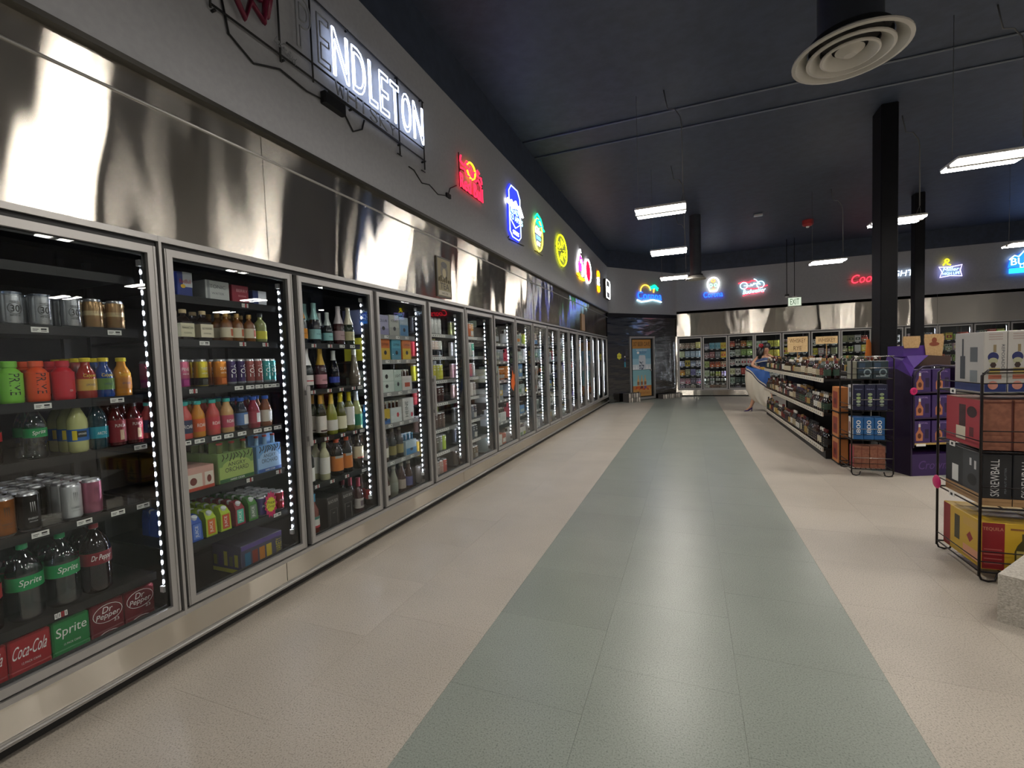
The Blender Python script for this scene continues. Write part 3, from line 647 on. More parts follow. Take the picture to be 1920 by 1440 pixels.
for y, c, d in ((1.955, '#5a4a8a', 'violet'), (2.085, '#a02434', 'red')): S_(1, 5, y, can('drink_can', .03, .12, c, txt=lg('POP', .03, .014, WHT)), d+' drink can', 5)
S_(1, 5, 2.02, can('drink_can', .03, .12, '#a05a3a', txt=lg('POP', .03, .014, WHT)), 'brown drink can', 5)
def cur(t, x, wy, h):
    quad(t, P('#c3c23a'), -wy/2+.003, wy/2-.003, .003, h*.16, x); quad(t, P('#5c4a8a'), -wy/2+.003, wy/2-.003, h*.82, h*.98, x)
    for q, c in enumerate(('#2f6a8a', '#8a3a2a', '#c07a2a', '#c9b03a')): quad(t, P(c), -wy*.42+q*wy*.17, -wy*.42+q*wy*.17+wy*.13, h*.2, h*.7, x+.0003)
    text(t, 'VARIETY', h*.5, wy*.14, P('#d9c93a'), wy*.4, h*.5, x+.0005, rot=PI/2)
def cur2(t, wy, dx, h):
    sq(t, P('#c3c23a'), -dx/2+.003, dx/2-.003, .003, h*.16, -wy/2-.0006)
    for q, c in enumerate(('#8a8a3a', '#4a3a6a', '#c9c23a', '#6a6a3a', '#b5b03a')): sq(t, P(c), -dx*.45+q*dx*.18, -dx*.45+q*dx*.18+dx*.12, h*.25, h*(.6+.08*(q % 3)), -wy/2-.0008)
S_(1, 6, 1.93, carton('variety_carton', .28, .24, .165, '#4c4a5c', cur, cur2), 'purple and lime variety carton standing alone', 1, x0=-.137)
b = B(); n = 13
b.add([(.001, .0, .0)]+[(.001, (.058 if k % 2 else .074)*math.cos(PI*k/n)*.62, (.066 if k % 2 else .084)*math.sin(PI*k/n)) for k in range(2*n)], [(0, 1+k, 1+(k+1) % (2*n)) for k in range(2*n)], P('#c2185b', .5))
b2 = B(); b2.add([(.002, 0, 0)]+[(.002, (.036 if k % 2 else .043)*math.cos(PI*k/n)*.8, (.04 if k % 2 else .048)*math.sin(PI*k/n)) for k in range(2*n)], [(0, 1+k, 1+(k+1) % (2*n)) for k in range(2*n)], P('#d8d52a', .5)); text(b2, 'Price', .05, .02, INK, 0, .013, .003, shear=.2); text(b2, 'Drop', .045, .02, INK, 0, -.014, .003, shear=.2)
o = obj('sale_starburst', b, None, (-.1135, 1.985, .545)); obj('yellow_centre', b2, o); tag(o, 'pink starburst sale tag with yellow handwritten centre', 'sale tag')
for si, ys, red in ((1, (1.65,), 0), (1, (1.87, 2.02), 1), (2, (1.83, 1.9, 1.96, 2.02, 2.075), 0), (2, (1.575,), 1), (3, (1.52, 1.59, 1.68, 1.75, 1.83, 1.93, 2.0, 2.07), 0), (4, (1.86, 2.06), 1), (5, (2.03,), 0), (0, (1.9,), 1), (6, (2.0,), 1)):
    for y in ys: ptag(LB[1], yl(1, y), LB[1].sh[si], red)
# ---------------------------------------------------------------- bay 2, wines
CHAMP = scale(CHAMP, .95, .93)
def champ(foil, lab, prof=CHAMP, body=DKGL, zl=(.12, .36), nm='sparkling_wine_bottle', fz=.6, t=None): return simple_bottle(nm, prof, body, foil, lab, zl, foil=prof[-1][1]*fz, txt=t, capr=1.03)
W2 = lambda si, y, p, d, n=2: S_(2, si, y, p, d, n)
tx = lambda s, z=.24, m=INK: (lambda b, r, H: text(b, s, .04, .008, m, 0, H*z, wrap=r))
W2(0, 2.33, champ('#d08a1e', '#dd8c14', t=tx('BRUT')), 'sparkling wine bottle with orange foil and label')
W2(0, 2.455, champ('#8fb9b5', '#8fc0c0', t=tx('PROSECCO')), 'sparkling wine bottle with pale teal foil and label')
W2(0, 2.575, champ('#bfc6c4', '#8fc0c0', scale(CHAMP, .85, .8), t=tx('PROSECCO')), 'small sparkling wine bottle with teal label', 2)
W2(0, 2.70, champ('#c9bfc0', '#b79a9c', P and CHAMP, P('#3a1a1c', .1, 0, .5), fz=.55, t=tx('ROSE')), 'sparkling rose bottle with pink grey label', 1)
W2(0, 2.81, champ('#d8d0b8', '#b5ad84', CHAMP, GREENGL, fz=.55, t=tx('CUVEE')), 'sparkling wine bottle with cream foil and label', 1)
W2(1, 2.36, champ('#d8d4d0', '#e0d8d2', t=lambda b, r, H: wquad(b, REDP, r, -.9, .9, H*.21, H*.235)), 'sparkling wine bottle with white foil and striped label', 1)
W2(1, 2.49, champ('#c29a2e', '#c98f98', body=P('#3a0f1c', .1, 0, .5), t=lambda b, r, H: (wquad(b, P('#a33a52'), r*.6, -1, 1, H*.55, H*.6), text(b, 'ANDRE', .05, .012, INK, 0, H*.22, wrap=r))), 'sparkling rose bottle with gold foil and pink label', 1)
W2(1, 2.62, champ('#c9c9c6', None, scale(CHAMP, .9, .95), fz=.7) if False else simple_bottle('sparkling_wine_bottle', scale(CHAMP, .9, .95), P('#0e1018', .08, 0, .5), '#c9c9c6', '#2b3fa0', (.14, .3), foil=.2), 'black sparkling wine bottle with blue flower label', 1)
W2(1, 2.86, simple_bottle('sparkling_wine_bottle', [(.034, 0), (.043, .01), (.045, .06), (.04, .1), (.033, .13), (.022, .2), (.0165, .24), (.0165, .28)], P('#6a5f50', .15, 0, .6), '#d6d0c4', None, foil=.24), 'faceted clear sparkling wine bottle with white cap', 1)
for y, p, d in ((2.31, simple_bottle('wine_bottle', WINE, GREENGL, '#c9c9c0', '#cfc8b8', foil=.22), 'green wine bottle with silver cap'), (2.465, simple_bottle('wine_bottle', WINE, P('#2a3018', .1, 0, .5), '#c9963a', '#d8d0c4', (.1, .5), foil=.23, txt=lambda b, r, H: wquad(b, P('#3a2020'), r, -.9, .9, H*.12, H*.16)), 'wine bottle with gold foil and tilted white label'), (2.575, simple_bottle('wine_bottle', BURG, OLIVE, '#c9a83a', '#d8d4cc', (.1, .36), foil=.22), 'olive wine bottle with gold foil'), (2.672, simple_bottle('wine_bottle', BURG, P('#5a5a1e', .1, 0, .5), '#d3c01e', '#d9d2b0', (.1, .42), foil=.225), 'olive wine bottle with yellow foil'), (2.765, simple_bottle('wine_bottle', WINE, P('#6a6a2a', .1, 0, .5), '#d3c01e', '#dcd8d0', (.15, .62), foil=.225), 'slim wine bottle with yellow foil'), (2.885, simple_bottle('wine_bottle', BURG, P('#9aa06a', .1, 0, .5), '#c6ccd0', '#2a7a5a', (.1, .4), foil=.22), 'pale wine bottle with green label')):
    W2(2, min(y, 2.855), p, d)
for y, p, d in ((2.325, simple_bottle('wine_bottle', WINE, DKGL, '#dcdad4', '#e0ddd6', (.08, .4), foil=.24), 'dark wine bottle with white cap and label'), (2.475, simple_bottle('wine_bottle', WINE, P('#b3b08a', .12, 0, .5), '#a9ad82', '#dedad0', (.15, .55), foil=.23), 'pale wine bottle with sage foil'), (2.61, simple_bottle('wine_bottle', scale(WINE, 1.25, 1), P('#140a08', .08, 0, .5), '#d3572a', '#c9752a', (.12, .5), foil=.24, txt=lambda b, r, H: wquad(b, P('#a8a49c'), r, -1, 1, H*.44, H*.5)), 'dark wine bottle with orange foil and orange label'), (2.715, simple_bottle('wine_bottle', scale(WINE, 1.1, 1), P('#140a08', .08, 0, .5), '#d3572a', '#c9752a', (.12, .5), foil=.24, txt=lambda b, r, H: wquad(b, P('#a8a49c'), r, -1, 1, H*.44, H*.5)), 'dark wine bottle with orange foil and orange label'), (2.845, simple_bottle('wine_bottle', BURG, P('#2a2014', .1, 0, .5), '#3a3428', '#cfc3a4', (.28, .6), foil=.22, txt=lambda b, r, H: wquad(b, P('#b5503a'), r, -1, 1, H*.28, H*.32)), 'brown wine bottle with cream label edged in red')):
    W2(3, y, p, d)
W2(4, 2.345, simple_bottle('wine_bottle', WINE, P('#6a2f24', .1, 0, .5), '#3f9ac0', '#d5d0c4', (.22, .48), foil=.24, txt=lambda b, r, H: (wquad(b, P('#b5303a'), r, -1, 1, H*.22, H*.27), wquad(b, P('#2f6a5a'), r, -1, 1, H*.42, H*.48))), 'rose wine bottle with blue foil', 2)
bb = carton('wine_box', .115, .18, .235, '#262422', lambda t, x, wy, h: (text(t, 'BLACK BOX', wy*.8, h*.09, P('#b5b2ac'), 0, h*.86, x), t.tube([(x, -wy*.3, h*.1), (x, -wy*.3, h*.62), (x, wy*.3, h*.62), (x, wy*.3, h*.1)], .001, P('#8a8782'), 4, True), text(t, 'WINES', wy*.2, h*.03, P('#b5b2ac'), 0, h*.5, x)))
W2(4, 2.515, bb, 'black boxed wine with grey lettering', 2); W2(4, 2.665, bb, 'black boxed wine with grey lettering', 2)
W2(4, 2.82, simple_bottle('wine_bottle', WINE, P('#3a0f14', .1, 0, .5), '#8f2238', '#c9c0b8', (.2, .46), foil=.225, txt=lambda b, r, H: disc(b, P('#7a6a70'), 0, H*.33, .014, .02, r+.0004) if False else wquad(b, P('#7a6a70'), r, -.5, .5, H*.26, H*.4)), 'red wine bottle with maroon foil', 3)
for si, ys in ((0, (2.4, 2.55)), (1, (2.37, 2.52, 2.64, 2.77)), (2, (2.35, 2.47, 2.63, 2.76)), (3, (2.36, 2.5, 2.65)), (4, (2.36, 2.56))):
    for y in ys: ptag(LB[2], yl(2, y), LB[2].sh[si], True)
for si, ys in ((0, (2.67, 2.78)), (1, (2.86,)), (2, (2.85,)), (3, (2.85,)), (4, (2.45, 2.82))):
    for y in ys: ptag(LB[2], yl(2, min(y, 2.84)), LB[2].sh[si])
# ---------------------------------------------------------------- bay 3, boxed seltzer and beer
def bx(wy, h, c1, deco=None, dx=.24, nm='beer_carton'): return carton(nm, wy, dx, h, c1, deco)
def two(c2, f=.5, s=None, c3=INK): return lambda t, x, wy, h: (quad(t, P(c2), -wy/2+.003, wy/2-.003, .003, h*f, x), (text(t, s, wy*.7, h*.12, P(c3) if isinstance(c3, str) else c3, 0, h*.72, x+.0004) if s else None), disc(t, P('#2a2a30'), 0, h*.34, wy*.14, h*.1, x+.0006))
W3 = lambda si, y, p, d, n=1: S_(3, si, y, p, d, n)
W3(0, 3.04, bx(.12, .2, '#6a6f90', lambda t, x, wy, h: (text(t, 'TRULY', .15, .05, WHT, 0, h*.5, x, rot=PI/2),)), 'slate blue seltzer carton')
W3(0, 3.19, bx(.15, .17, '#a3a0bd', two('#8a86a8', .35, 'CLUB')), 'lilac seltzer carton'); W3(0, 3.345, bx(.14, .18, '#b5b5ac', two('#a0a098', .4, 'VODKA')), 'grey white seltzer carton'); W3(0, 3.49, bx(.13, .17, '#a9b8c2', two('#5a86ac', .6, 'HIGH', '#d8e0e8')), 'white and blue seltzer carton')
for y, a, c, d in ((3.045, '#cfc83a', '#5d9a9f', 'yellow over teal'), (3.20, '#c86a2a', '#caa636', 'orange'), (3.36, '#4f9fb5', '#3f86a0', 'blue'), (3.515, '#d3702a', '#d6b52a', 'orange over yellow')): W3(1, y, bx(.135, .185, a, two(c, .55, 'CAYMAN')), d+' seltzer carton')
W3(2, 3.02, bx(.08, .14, '#4a5248'), 'grey green carton'); W3(2, 3.20, bx(.2, .195, '#c3cdc4', lambda t, x, wy, h: (disc(t, INK, 0, h*.7, .02, .02, x), disc(t, INK, 0, h*.28, .02, .016, x), quad(t, P('#9fb0a4'), -wy/2, wy/2, h*.48, h*.5, x))), 'pale green white beer carton with dark emblems'); W3(2, 3.36, bx(.11, .19, '#b8c6bc', two('#9fb3a8', .5, 'LIGHT')), 'pale green narrow beer carton')
carr = lambda c, deco=None, wy=.14, g=AMBER, nm='beer_six_pack', cap='#c9c4b0': six(nm, wy, .13, .13, c, deco, g, cap, 3)
W3(2, 3.50, carr('#cfcac0', lambda t, x, wy, h: quad(t, P('#b5502f'), -.04, .04, h*.25, h*.55, x), .15), 'white beer six-pack with an orange mark')
W3(3, 3.035, carr('#2f6f9f', two('#23344f', .6)), 'blue beer six-pack'); W3(3, 3.165, carr('#c3a83a', two('#2f5f9a', .35), .12), 'yellow and blue beer six-pack'); W3(3, 3.315, carr('#c5cbc8', lambda t, x, wy, h: disc(t, P('#b3303a'), .02, h*.5, .02, .024, x, 5), .16), 'white beer six-pack with a red star'); W3(3, 3.50, bx(.17, .2, '#c9c7c0', lambda t, x, wy, h: (text(t, 'HEINE', .14, .045, P('#3a4a42'), -.03, h*.5, x, rot=PI/2), disc(t, P('#b3283a'), .05, h*.22, .02, .024, x, 5))), 'white beer carton with a red star')
lbeer = simple_bottle('beer_bottle', scale(BEER, 1.2, 1.2), AMBER, '#b9b3a0', '#cfcabb', (.15, .45)); lb2 = simple_bottle('beer_bottle', scale(BEER, 1.2, 1.2), P('#1a1208', .08, 0, .5), '#6a6454', '#8a7f4a', (.15, .45))
for y, p, d in ((3.04, lbeer, 'tall brown beer bottle with white label'), (3.15, lbeer, 'tall brown beer bottle with white label'), (3.265, lb2, 'tall dark beer bottle with tan label'), (3.375, lb2, 'tall dark beer bottle with tan label')): W3(4, y, p, d, 3)
W3(4, 3.52, carr('#a3b8c2', two('#3f7fb0', .45), .17, P('#1d5a7a', .1, 0, .5), cap='#3f86a8'), 'pale blue beer six-pack with blue bottle necks')
for y, c, d in ((3.035, '#b5302f', 'red and white'), (3.145, '#c9c0b5', 'white'), (3.265, '#8a8f80', 'grey'), (3.385, '#b8a89a', 'tan'), (3.50, '#4a4f8a', 'indigo')):
    W3(5, y, simple_bottle('beer_bottle', scale(BEER, 1.25, 1.25), AMBER if d != 'grey' else P('#8a8c7c', .12, 0, .5), '#a8a294', c, (.2, .5)), 'tall beer bottle with '+d+' label', 3)
for si in range(6):
    for y in (3.04, 3.2, 3.36, 3.5): ptag(LB[3], yl(3, y), LB[3].sh[si])
# ---------------------------------------------------------------- bays 4 and 5, tall cans in narrow rows
def lift_(c): return '#'+''.join('%02x' % min(235, int(int(c[i:i+2], 16)*1.3+22)) for i in (1, 3, 5))
def tall(c, c2=None, f=(.1, .45)): return can('tall_can', .033, .165, lift_(c), bands=((f[0], f[1], c2),) if c2 else (), txt=lambda b, r, H: (text(b, 'ALE', .035, .016, WHT, 0, H*.66, wrap=r), wquad(b, SILVER, r, -.5, .5, H*.78, H*.82)), metal=.3)
TALL = {4: [['#2c2c30', '#2c2c30', '#8b8c8c', '#a5a6a2', '#a5a6a2', '#a5a6a2'], ['#a02a34', '#8d8a84', '#8d8a84', '#a5958c', '#a5958c', '#a8a49c'], ['#a8a32a', '#a8a32a', '#a09a2c', '#948e30', '#8a8a3a', '#9a9c2c'], ['#8d2a30', '#2d1715', '#2d1715', '#2d1715', '#2d1715', '#2d1715'], ['#4a382f', '#3c2c26', '#4a2420', '#3a2a26', '#3c2c26', '#4a3a34'], ['#d08a2a', '#c98a2a', '#7a4530', '#4a443c', '#6a6a62', '#8fae3a'], ['#8a837c', '#8f8680', '#7a6f68', '#8a7f78', '#9a8076', '#a34a40']],
        5: [['#8a8a5a', '#8a8452', '#77704a', '#8a5a3a', '#a3502a', '#9a6a3a'], ['#b0a8a8', '#3a3438', '#8a7a7c', '#4a4448', '#9aa09a', '#3f8f7a'], ['#a8858a', '#8d4a54', '#9a3a44', '#8a7a7c', '#a05a62', '#8d8a88'], ['#a88a88', '#8a3f48', '#9a8482', '#8f5a5c', '#a8a09c', '#7a6f6c'], ['#3a3a38', '#4a4c52', '#6a7040', '#8a8a88', '#4c5058', '#3c3c44'], ['#30343c', '#3a5a66', '#2f4650', '#5a7a80', '#3a3f48', '#2c2c34'], ['#5a5448', '#6a6252', '#7a6a4a', '#8a7a4a', '#5a5040', '#6a5a48']]}
hues = lambda c: (lambda r, g, b_: 'red' if r > 1.6*g and r > 1.6*b_ else 'orange' if r > 1.3*g and g > 1.3*b_ and r > 120 else 'yellow green' if g > 1.5*b_ and g > .8*r and r > 110 else 'lime' if g > 1.3*b_ and g > 1.1*r else 'teal' if g > 1.25*r and b_ > r else 'blue' if b_ > 1.2*r and b_ > g else 'black' if max(r, g, b_) < 62 else 'silver' if min(r, g, b_) > 125 else 'brown' if r > 1.2*b_ else 'grey')(*[int(c[i:i+2], 16) for i in (1, 3, 5)])
for k in (4, 5):
    for si, row in enumerate(TALL[k]):
        for j, c in enumerate(row):
            y = .10+j*.0735; p = tall(c, ['#1f1f22', '#141416', None, None, None, None, None][si] if (k == 4 and si == 1 and j) else ('#d8d4cc' if j % 2 and k == 5 else None))
            stock(LB[k], si, y, p, 'tall %s drink can' % hues(c), 2)
        b = B().box(-.118, -.1165, .06, .52, LB[k].sh[si]-.028, LB[k].sh[si]-.004, TAGW)
        for q in range(11): b.box(-.1165, -.1162, .07+q*.041, .095+q*.041, LB[k].sh[si]-.021, LB[k].sh[si]-.011, P('#7a7a76'))
        obj('price_strip', b, LB[k].rack)
    for y in (.575,):
        for q in range(3):
            S_c = carton('carton', .06, .2, .2, ['#d3cf8a', '#c9cbd0', '#8fae3a', '#2f6fb5', '#c5c6c4', '#a03a4a'][(k-4)*3+q])
            stock(LB[k], (1, 2, 4)[q] if k == 4 else (0, 3, 4)[q], .60, S_c, '%s narrow carton behind the tall cans' % ['cream', 'silver', 'lime', 'blue', 'white', 'rose'][(k-4)*3+q], 1, x0=-.3)
# ---------------------------------------------------------------- far bays of the long wall
WC = ['#b9bcb8', '#a9aeb0', '#c9c9c2', '#8f9698', '#d5d5cf', '#9fb0a8', '#b5b09a', '#7f868c']
AC = ['#a8b53a', '#b5502a', '#3f7fb5', '#c9a83a', '#a82a3a', '#d8d4c8', '#5a8a5a', '#c97a2a', '#6a5a8a']
PC = {}
def pbox(c, c2, wy, h, kind):
    k = (c, c2, wy, h, kind)
    if k not in PC:
        if kind == 0: PC[k] = carton('beer_carton', wy, .2, h, c, lambda t, x, w_, H: (quad(t, P(c2), -w_*.4, w_*.4, H*.3, H*.65, x), disc(t, WHT, 0, H*.5, w_*.16, H*.12, x+.0005)))
        elif kind == 1: PC[k] = six('beer_six_pack', wy, .13, h*.72, c, lambda t, x, w_, H: quad(t, P(c2), -w_*.4, w_*.4, H*.2, H*.55, x), AMBER, '#c9c4b0', 3)
        elif kind == 2: PC[k] = can('tall_can', .033, .165, c, bands=((.2, .5, c2),), parts=False)
        else: PC[k] = simple_bottle('beer_bottle', BEER, AMBER if c2 < '#8' else GREENGL, '#c9c4b0', c2, (.15, .45), parts=False, seg=10)
    return PC[k]
KN = ['beer carton', 'beer six-pack', 'tall can', 'beer bottle']
CN = {'#b9bcb8': 'silver', '#a9aeb0': 'steel grey', '#c9c9c2': 'off-white', '#8f9698': 'slate', '#d5d5cf': 'white', '#9fb0a8': 'sage', '#b5b09a': 'tan', '#7f868c': 'dark grey', '#a8b53a': 'lime', '#b5502a': 'rust', '#3f7fb5': 'blue', '#c9a83a': 'gold', '#a82a3a': 'red', '#d8d4c8': 'cream', '#5a8a5a': 'green', '#c97a2a': 'orange', '#6a5a8a': 'violet'}
R5 = random.Random(5)
for k in range(6, ND):
    by = LB[k]
    for si in range(len(by.sh)):
        top = (by.sh[si-1] if si else 1.86)-by.sh[si]-.05
        kind = R5.choice((0, 0, 1, 2, 3, 0)); y = .07
        while y < .62:
            c = R5.choice(WC if R5.random() < .72 else AC); c2 = R5.choice(AC if R5.random() < .5 else WC)
            if kind in (2, 3):
                p = pbox(c, c2, 0, 0, kind); stp = .072; cnt = R5.choice((2, 3))
                for q in range(cnt):
                    if y+stp > .70: break
                    stock(by, si, y+stp/2, p, '%s %s with %s band' % (CN[c], KN[kind], CN[c2]) if kind == 2 else 'brown beer bottle with %s label' % CN[c2], 1); y += stp
                if cnt == 3 and R5.random() < .5: kind = 0
            else:
                wy = R5.choice((.13, .16, .2)); h = min(top, R5.choice((.17, .2)))
                if y+wy > .70: break
                stock(by, si, y+wy/2, pbox(c, c2, wy, round(h, 2), kind), '%s %s with %s panel' % (CN[c], KN[kind], CN[c2]), 1); y += wy+.008
                if R5.random() < .3: kind = R5.choice((0, 1, 2, 3))
        b = B()
        for q in range(4): b.box(-.118, -.1165, .09+q*.16, .15+q*.16, by.sh[si]-.026, by.sh[si]-.004, TAGW)
        obj('price_strip', b, by.rack)
for k, s_, m in ((6, .0, P('#d3611c', .5)),):
    o = obj('sale_starburst', B().prism([(0, .0), (.07, -.05), (.11, .02), (.15, .05), (.12, .1), (.14, .19), (.09, .17), (.05, .24), (.03, .14), (-.01, .1)], -.0115, -.0095, m), None, (0, Y0+(k)*DW-.19, 1.0)); tag(o, 'orange starburst paper stuck inside a cooler door', 'sale tag')
# ================================================================== BACK WALL COOLERS
BW = []
YBF = YB-.03
bz = [1.58, 1.29, .99, .69, .405, .19]
for k in range(12):
    BW.append(make_bay((1.895+k*.752, YBF, 0), -PI/2, bname(k), [z-(.05 if k % 2 else 0)*(z > .5) for z in bz], False, k in (0, 3, 6, 9), BLACK))
pl = struct('trim_50', None)
for k in range(5):
    a = 1.88+k*2.256; obj('steel_panel', B().box(a+.002, min(a+2.254, XR), YBF, YBF+.06, ZT, 2.80, STEEL), pl)
    obj('kick_panel', B().box(a+.002, min(a+2.254, XR), YBF+.005, YBF+.05, .04, ZB-.005, STEEL), pl)
obj('toe_recess', B().box(1.88, XR, YBF+.03, YBF+.08, 0, .04, DARK), pl)
obj('corner_post', B().box(1.84, 1.90, YBF, YBF+.06, 0, ZT, STEEL), pl)
obj('cooler_end', B().box(10.95, XR, YBF+.02, YBF+.1, 0, ZT, STEEL), pl)
ROW = {
 0: [[('s', '#cbb6a0', '#a07a6a'), ('s', '#c2a894', '#a07a6a'), ('s', '#b8a890', '#9a8a6a'), ('c', '#c9c06a', '#e0d8a0')], [('c', '#c5cfa0', '#dfe4c4'), ('c', '#a3b8c9', '#c9d6e0'), ('c', '#a3b8c9', '#c9d6e0'), ('c', '#a9c0d0', '#dbe6ec')], [('s', '#c3cbe0', '#8a93c0'), ('c', '#c9b23a', '#2a2a2a'), ('s', '#a9b3c9', '#d8dde6'), ('s', '#c9cbd0', '#4a4a5a')], [('s', '#cf8a2a', '#d8b03a'), ('c', '#8a8a6a', '#c9c49a'), ('c', '#8a86b5', '#5a5a8a'), ('s', '#b9c9cf', '#3a4a5a')], [('s', '#b88a98', '#e0d0d5'), ('s', '#c58a98', '#a03a52'), ('c', '#4a4052', '#8a8094'), ('s', '#9a8aa8', '#c2405a')], [('c', '#5a4a62', '#c9c0cf'), ('c', '#6a5a64', '#a08a8a'), ('c', '#b9b0a4', '#8a7a6a'), ('s', '#2a2a34', '#d8d8d8')]],
 1: [[('s', '#8a8aa0', '#c9c9d0'), ('c', '#7fb5c4', '#4a94ac'), ('c', '#8fbfca', '#5aa0b4'), ('c', '#d3c23a', '#c98a2a')], [('s', '#b5989a', '#7a3a3a'), ('c', '#8a4a4a', '#c9a09a'), ('c', '#5a5c60', '#9a9a9a'), ('c', '#d6b52a', '#c24a2a')], [('c', '#a8b06a', '#6a7a3a'), ('s', '#b5522a', '#d06a2a'), ('s', '#c05a2a', '#d8803a'), ('s', '#c9a88a', '#a03a2a')], [('c', '#b5bda0', '#8a9a6a'), ('t', '#c9cfae', '#7a8a4a'), ('t', '#b5c25a', '#dfe0b0'), ('t', '#b09ac9', '#d8d0e6')], [('t', '#c5cbb9', '#3a4a3a'), ('t', '#8a9a8a', '#dadada'), ('t', '#c9cfc2', '#3a3a34'), ('t', '#d0d0c0', '#4a4a3a')], [('c', '#a9a89a', '#c9c9be'), ('c', '#8a6a52', '#6a4a3a'), ('c', '#8a7060', '#5a4a40'), ('c', '#8a8070', '#a09080')]],
 2: [[('s', '#c2503a', '#d88a5a'), ('b', '#b8b0a0', '#8a3a2a'), ('s', '#d08a4a', '#a04a2a'), ('s', '#8aa04a', '#c2d08a')], [('s', '#c9cfc9', '#3a4a3a'), ('c', '#a9b5a0', '#6a7a6a'), ('c', '#6a8a4a', '#9ab56a'), ('c', '#7a9a4a', '#c9d8a0')], [('s', '#d8d4cf', '#b58a8a'), ('c', '#d8d6d0', '#23232a'), ('c', '#d8d6d0', '#a02a34'), ('c', '#d8d6d0', '#b5303a')], [('c', '#c9c9a0', '#8a8a5a'), ('c', '#d0cac2', '#5a4a44'), ('c', '#a8403a', '#c96a5a'), ('c', '#ccc8be', '#4a4a44')], [('c', '#8a9a8a', '#4a5a4a'), ('c', '#2f3a34', '#5a6a60'), ('c', '#2f3a34', '#5a6a60'), ('c', '#5a6a4a', '#d8dab0')], [('s', '#6a6a6a', '#a0a0a0'), ('s', '#8a8490', '#c2bcc9'), ('s', '#3a3a3a', '#6a6a6a'), ('c', '#9aa89a', '#c9d0c9')]],
 3: [[('c', '#c9d0c4', '#8a9a7a'), ('c', '#b5c0b9', '#dadad0'), ('c', '#cfcf4a', '#8a8a2a'), ('c', '#d0cc5a', '#a0a03a')], [('s', '#d0d4cf', '#5a6a5a'), ('c', '#c9cfc9', '#7a8a7a'), ('c', '#cfc23a', '#d8d06a'), ('c', '#c9b83a', '#e0d87a')]]+[[('c', '#c9c9c4', '#6a6a6a')]*4]*4,
}
def side_item(t, c, c2):
    k = ('bk', t, c, c2)
    if k not in PC:
        if t == 'c': PC[k] = carton('beer_carton', .15, .22, .2, c, lambda q, x, w_, H: (quad(q, P(c2), -w_*.38, w_*.38, H*.28, H*.66, x), disc(q, P(c), 0, H*.47, w_*.16, H*.12, x+.0006), quad(q, P(c2), -w_*.4, w_*.4, H*.86, H*.92, x)))
        elif t == 's': PC[k] = six('beer_six_pack', .15, .13, .118, c, lambda q, x, w_, H: (quad(q, P(c2), -w_*.4, w_*.4, H*.2, H*.6, x), disc(q, WHT, 0, H*.4, w_*.14, H*.12, x+.0006)), AMBER, '#c9c4b0', 3)
        elif t == 't': PC[k] = can('tall_can', .034, .165, c, bands=((.15, .55, c2),), parts=False)
        else: PC[k] = simple_bottle('beer_bottle', BEER, AMBER, '#c9c4b0', c, (.15, .45), parts=False, seg=10)
    return PC[k]
def cname(c):
    r, g, b_ = [int(c[i:i+2], 16) for i in (1, 3, 5)]; mx, mn = max(r, g, b_), min(r, g, b_); br = 'dark ' if mx < 110 else 'pale ' if mn > 150 else ''
    if mx-mn < 26: return 'white' if mn > 195 else 'grey' if mx > 80 else 'black'
    if r == mx: n_ = ('red' if g < .55*r and b_ < .7*r else 'orange' if b_ < .5*g else 'yellow') if g < .93*r and (g < .8*r or b_ < .5*g) else 'yellow' if b_ < .75*g else 'pinkish'
    elif g == mx: n_ = 'lime' if b_ < .7*g and r > .75*g else 'green'
    else: n_ = 'blue' if g >= r else 'violet'
    return br+n_
R9 = random.Random(11)
for k, by in enumerate(BW):
    rows = ROW.get(k)
    for si in range(6):
        its = rows[si] if rows else [(R9.choice('ccst'), R9.choice(['#8aa04a', '#c9c9c4', '#a9b5a0', '#c2503a', '#7a9a4a', '#d8d6d0', '#8a8a6a', '#cfc23a', '#b5989a', '#6a7a8a']), R9.choice(['#3a4a3a', '#c9cfc9', '#a02a34', '#8a8a5a', '#e0d8a0'])) for _ in range(4)]
        if k >= 3 and si > 3: continue
        for j, it in enumerate(its):
            t, c, c2 = it; p = side_item(t, c, c2); y0_ = .06+j*.165
            if t in 'tb':
                for q in range(2): stock(by, si, y0_+.04+q*.073, p, '%s %s with %s band' % (cname(c), 'tall can' if t == 't' else 'beer bottle label', cname(c2)) if t == 't' else 'brown beer bottle with %s label' % cname(c), 1)
            else: stock(by, si, y0_+.078, p, '%s %s with %s panel' % (cname(c), 'beer carton' if t == 'c' else 'beer six-pack', cname(c2)), 1)
        b = B()
        for q in range(4): b.box(-.118, -.1165, .09+q*.165, .16+q*.165, by.sh[si]-.026, by.sh[si]-.006, TAGW)
        obj('price_strip', b, by.rack)
# ================================================================== DIAGONAL WALL, BEER CAVE DOOR
def D(name, b): o = obj(name, b); return diag(o)
o = struct('wall_cave', B().box(-.1, 0, -.02, .84, 0, ZST-.12, STEELD).box(-.1, 0, 1.97, DL+.02, 0, ZST-.12, STEELD).box(-.1, 0, .84, 1.97, 2.02, ZST-.12, STEELD)); diag(o)
o = struct('trim_51', B().box(-.1, .012, -.02, DL+.02, ZST-.115, ZST, P('#2a2a2b', .35, .6))); diag(o)
door_no[0] += 1
d = struct('door_%d' % door_no[0], B().box(-.06, .02, .86, .92, .02, 2.0, ALU).box(-.06, .02, 1.89, 1.95, .02, 2.0, ALU).box(-.06, .02, .92, 1.89, 1.94, 2.0, ALU).box(-.06, .02, .92, 1.89, .02, .09, ALU)); diag(d)
obj('dark_inset', B().box(-.05, -.02, .92, 1.89, .09, 1.94, RUB), d)
pb = B(); x = -.019; yc, hw = 1.40, .40
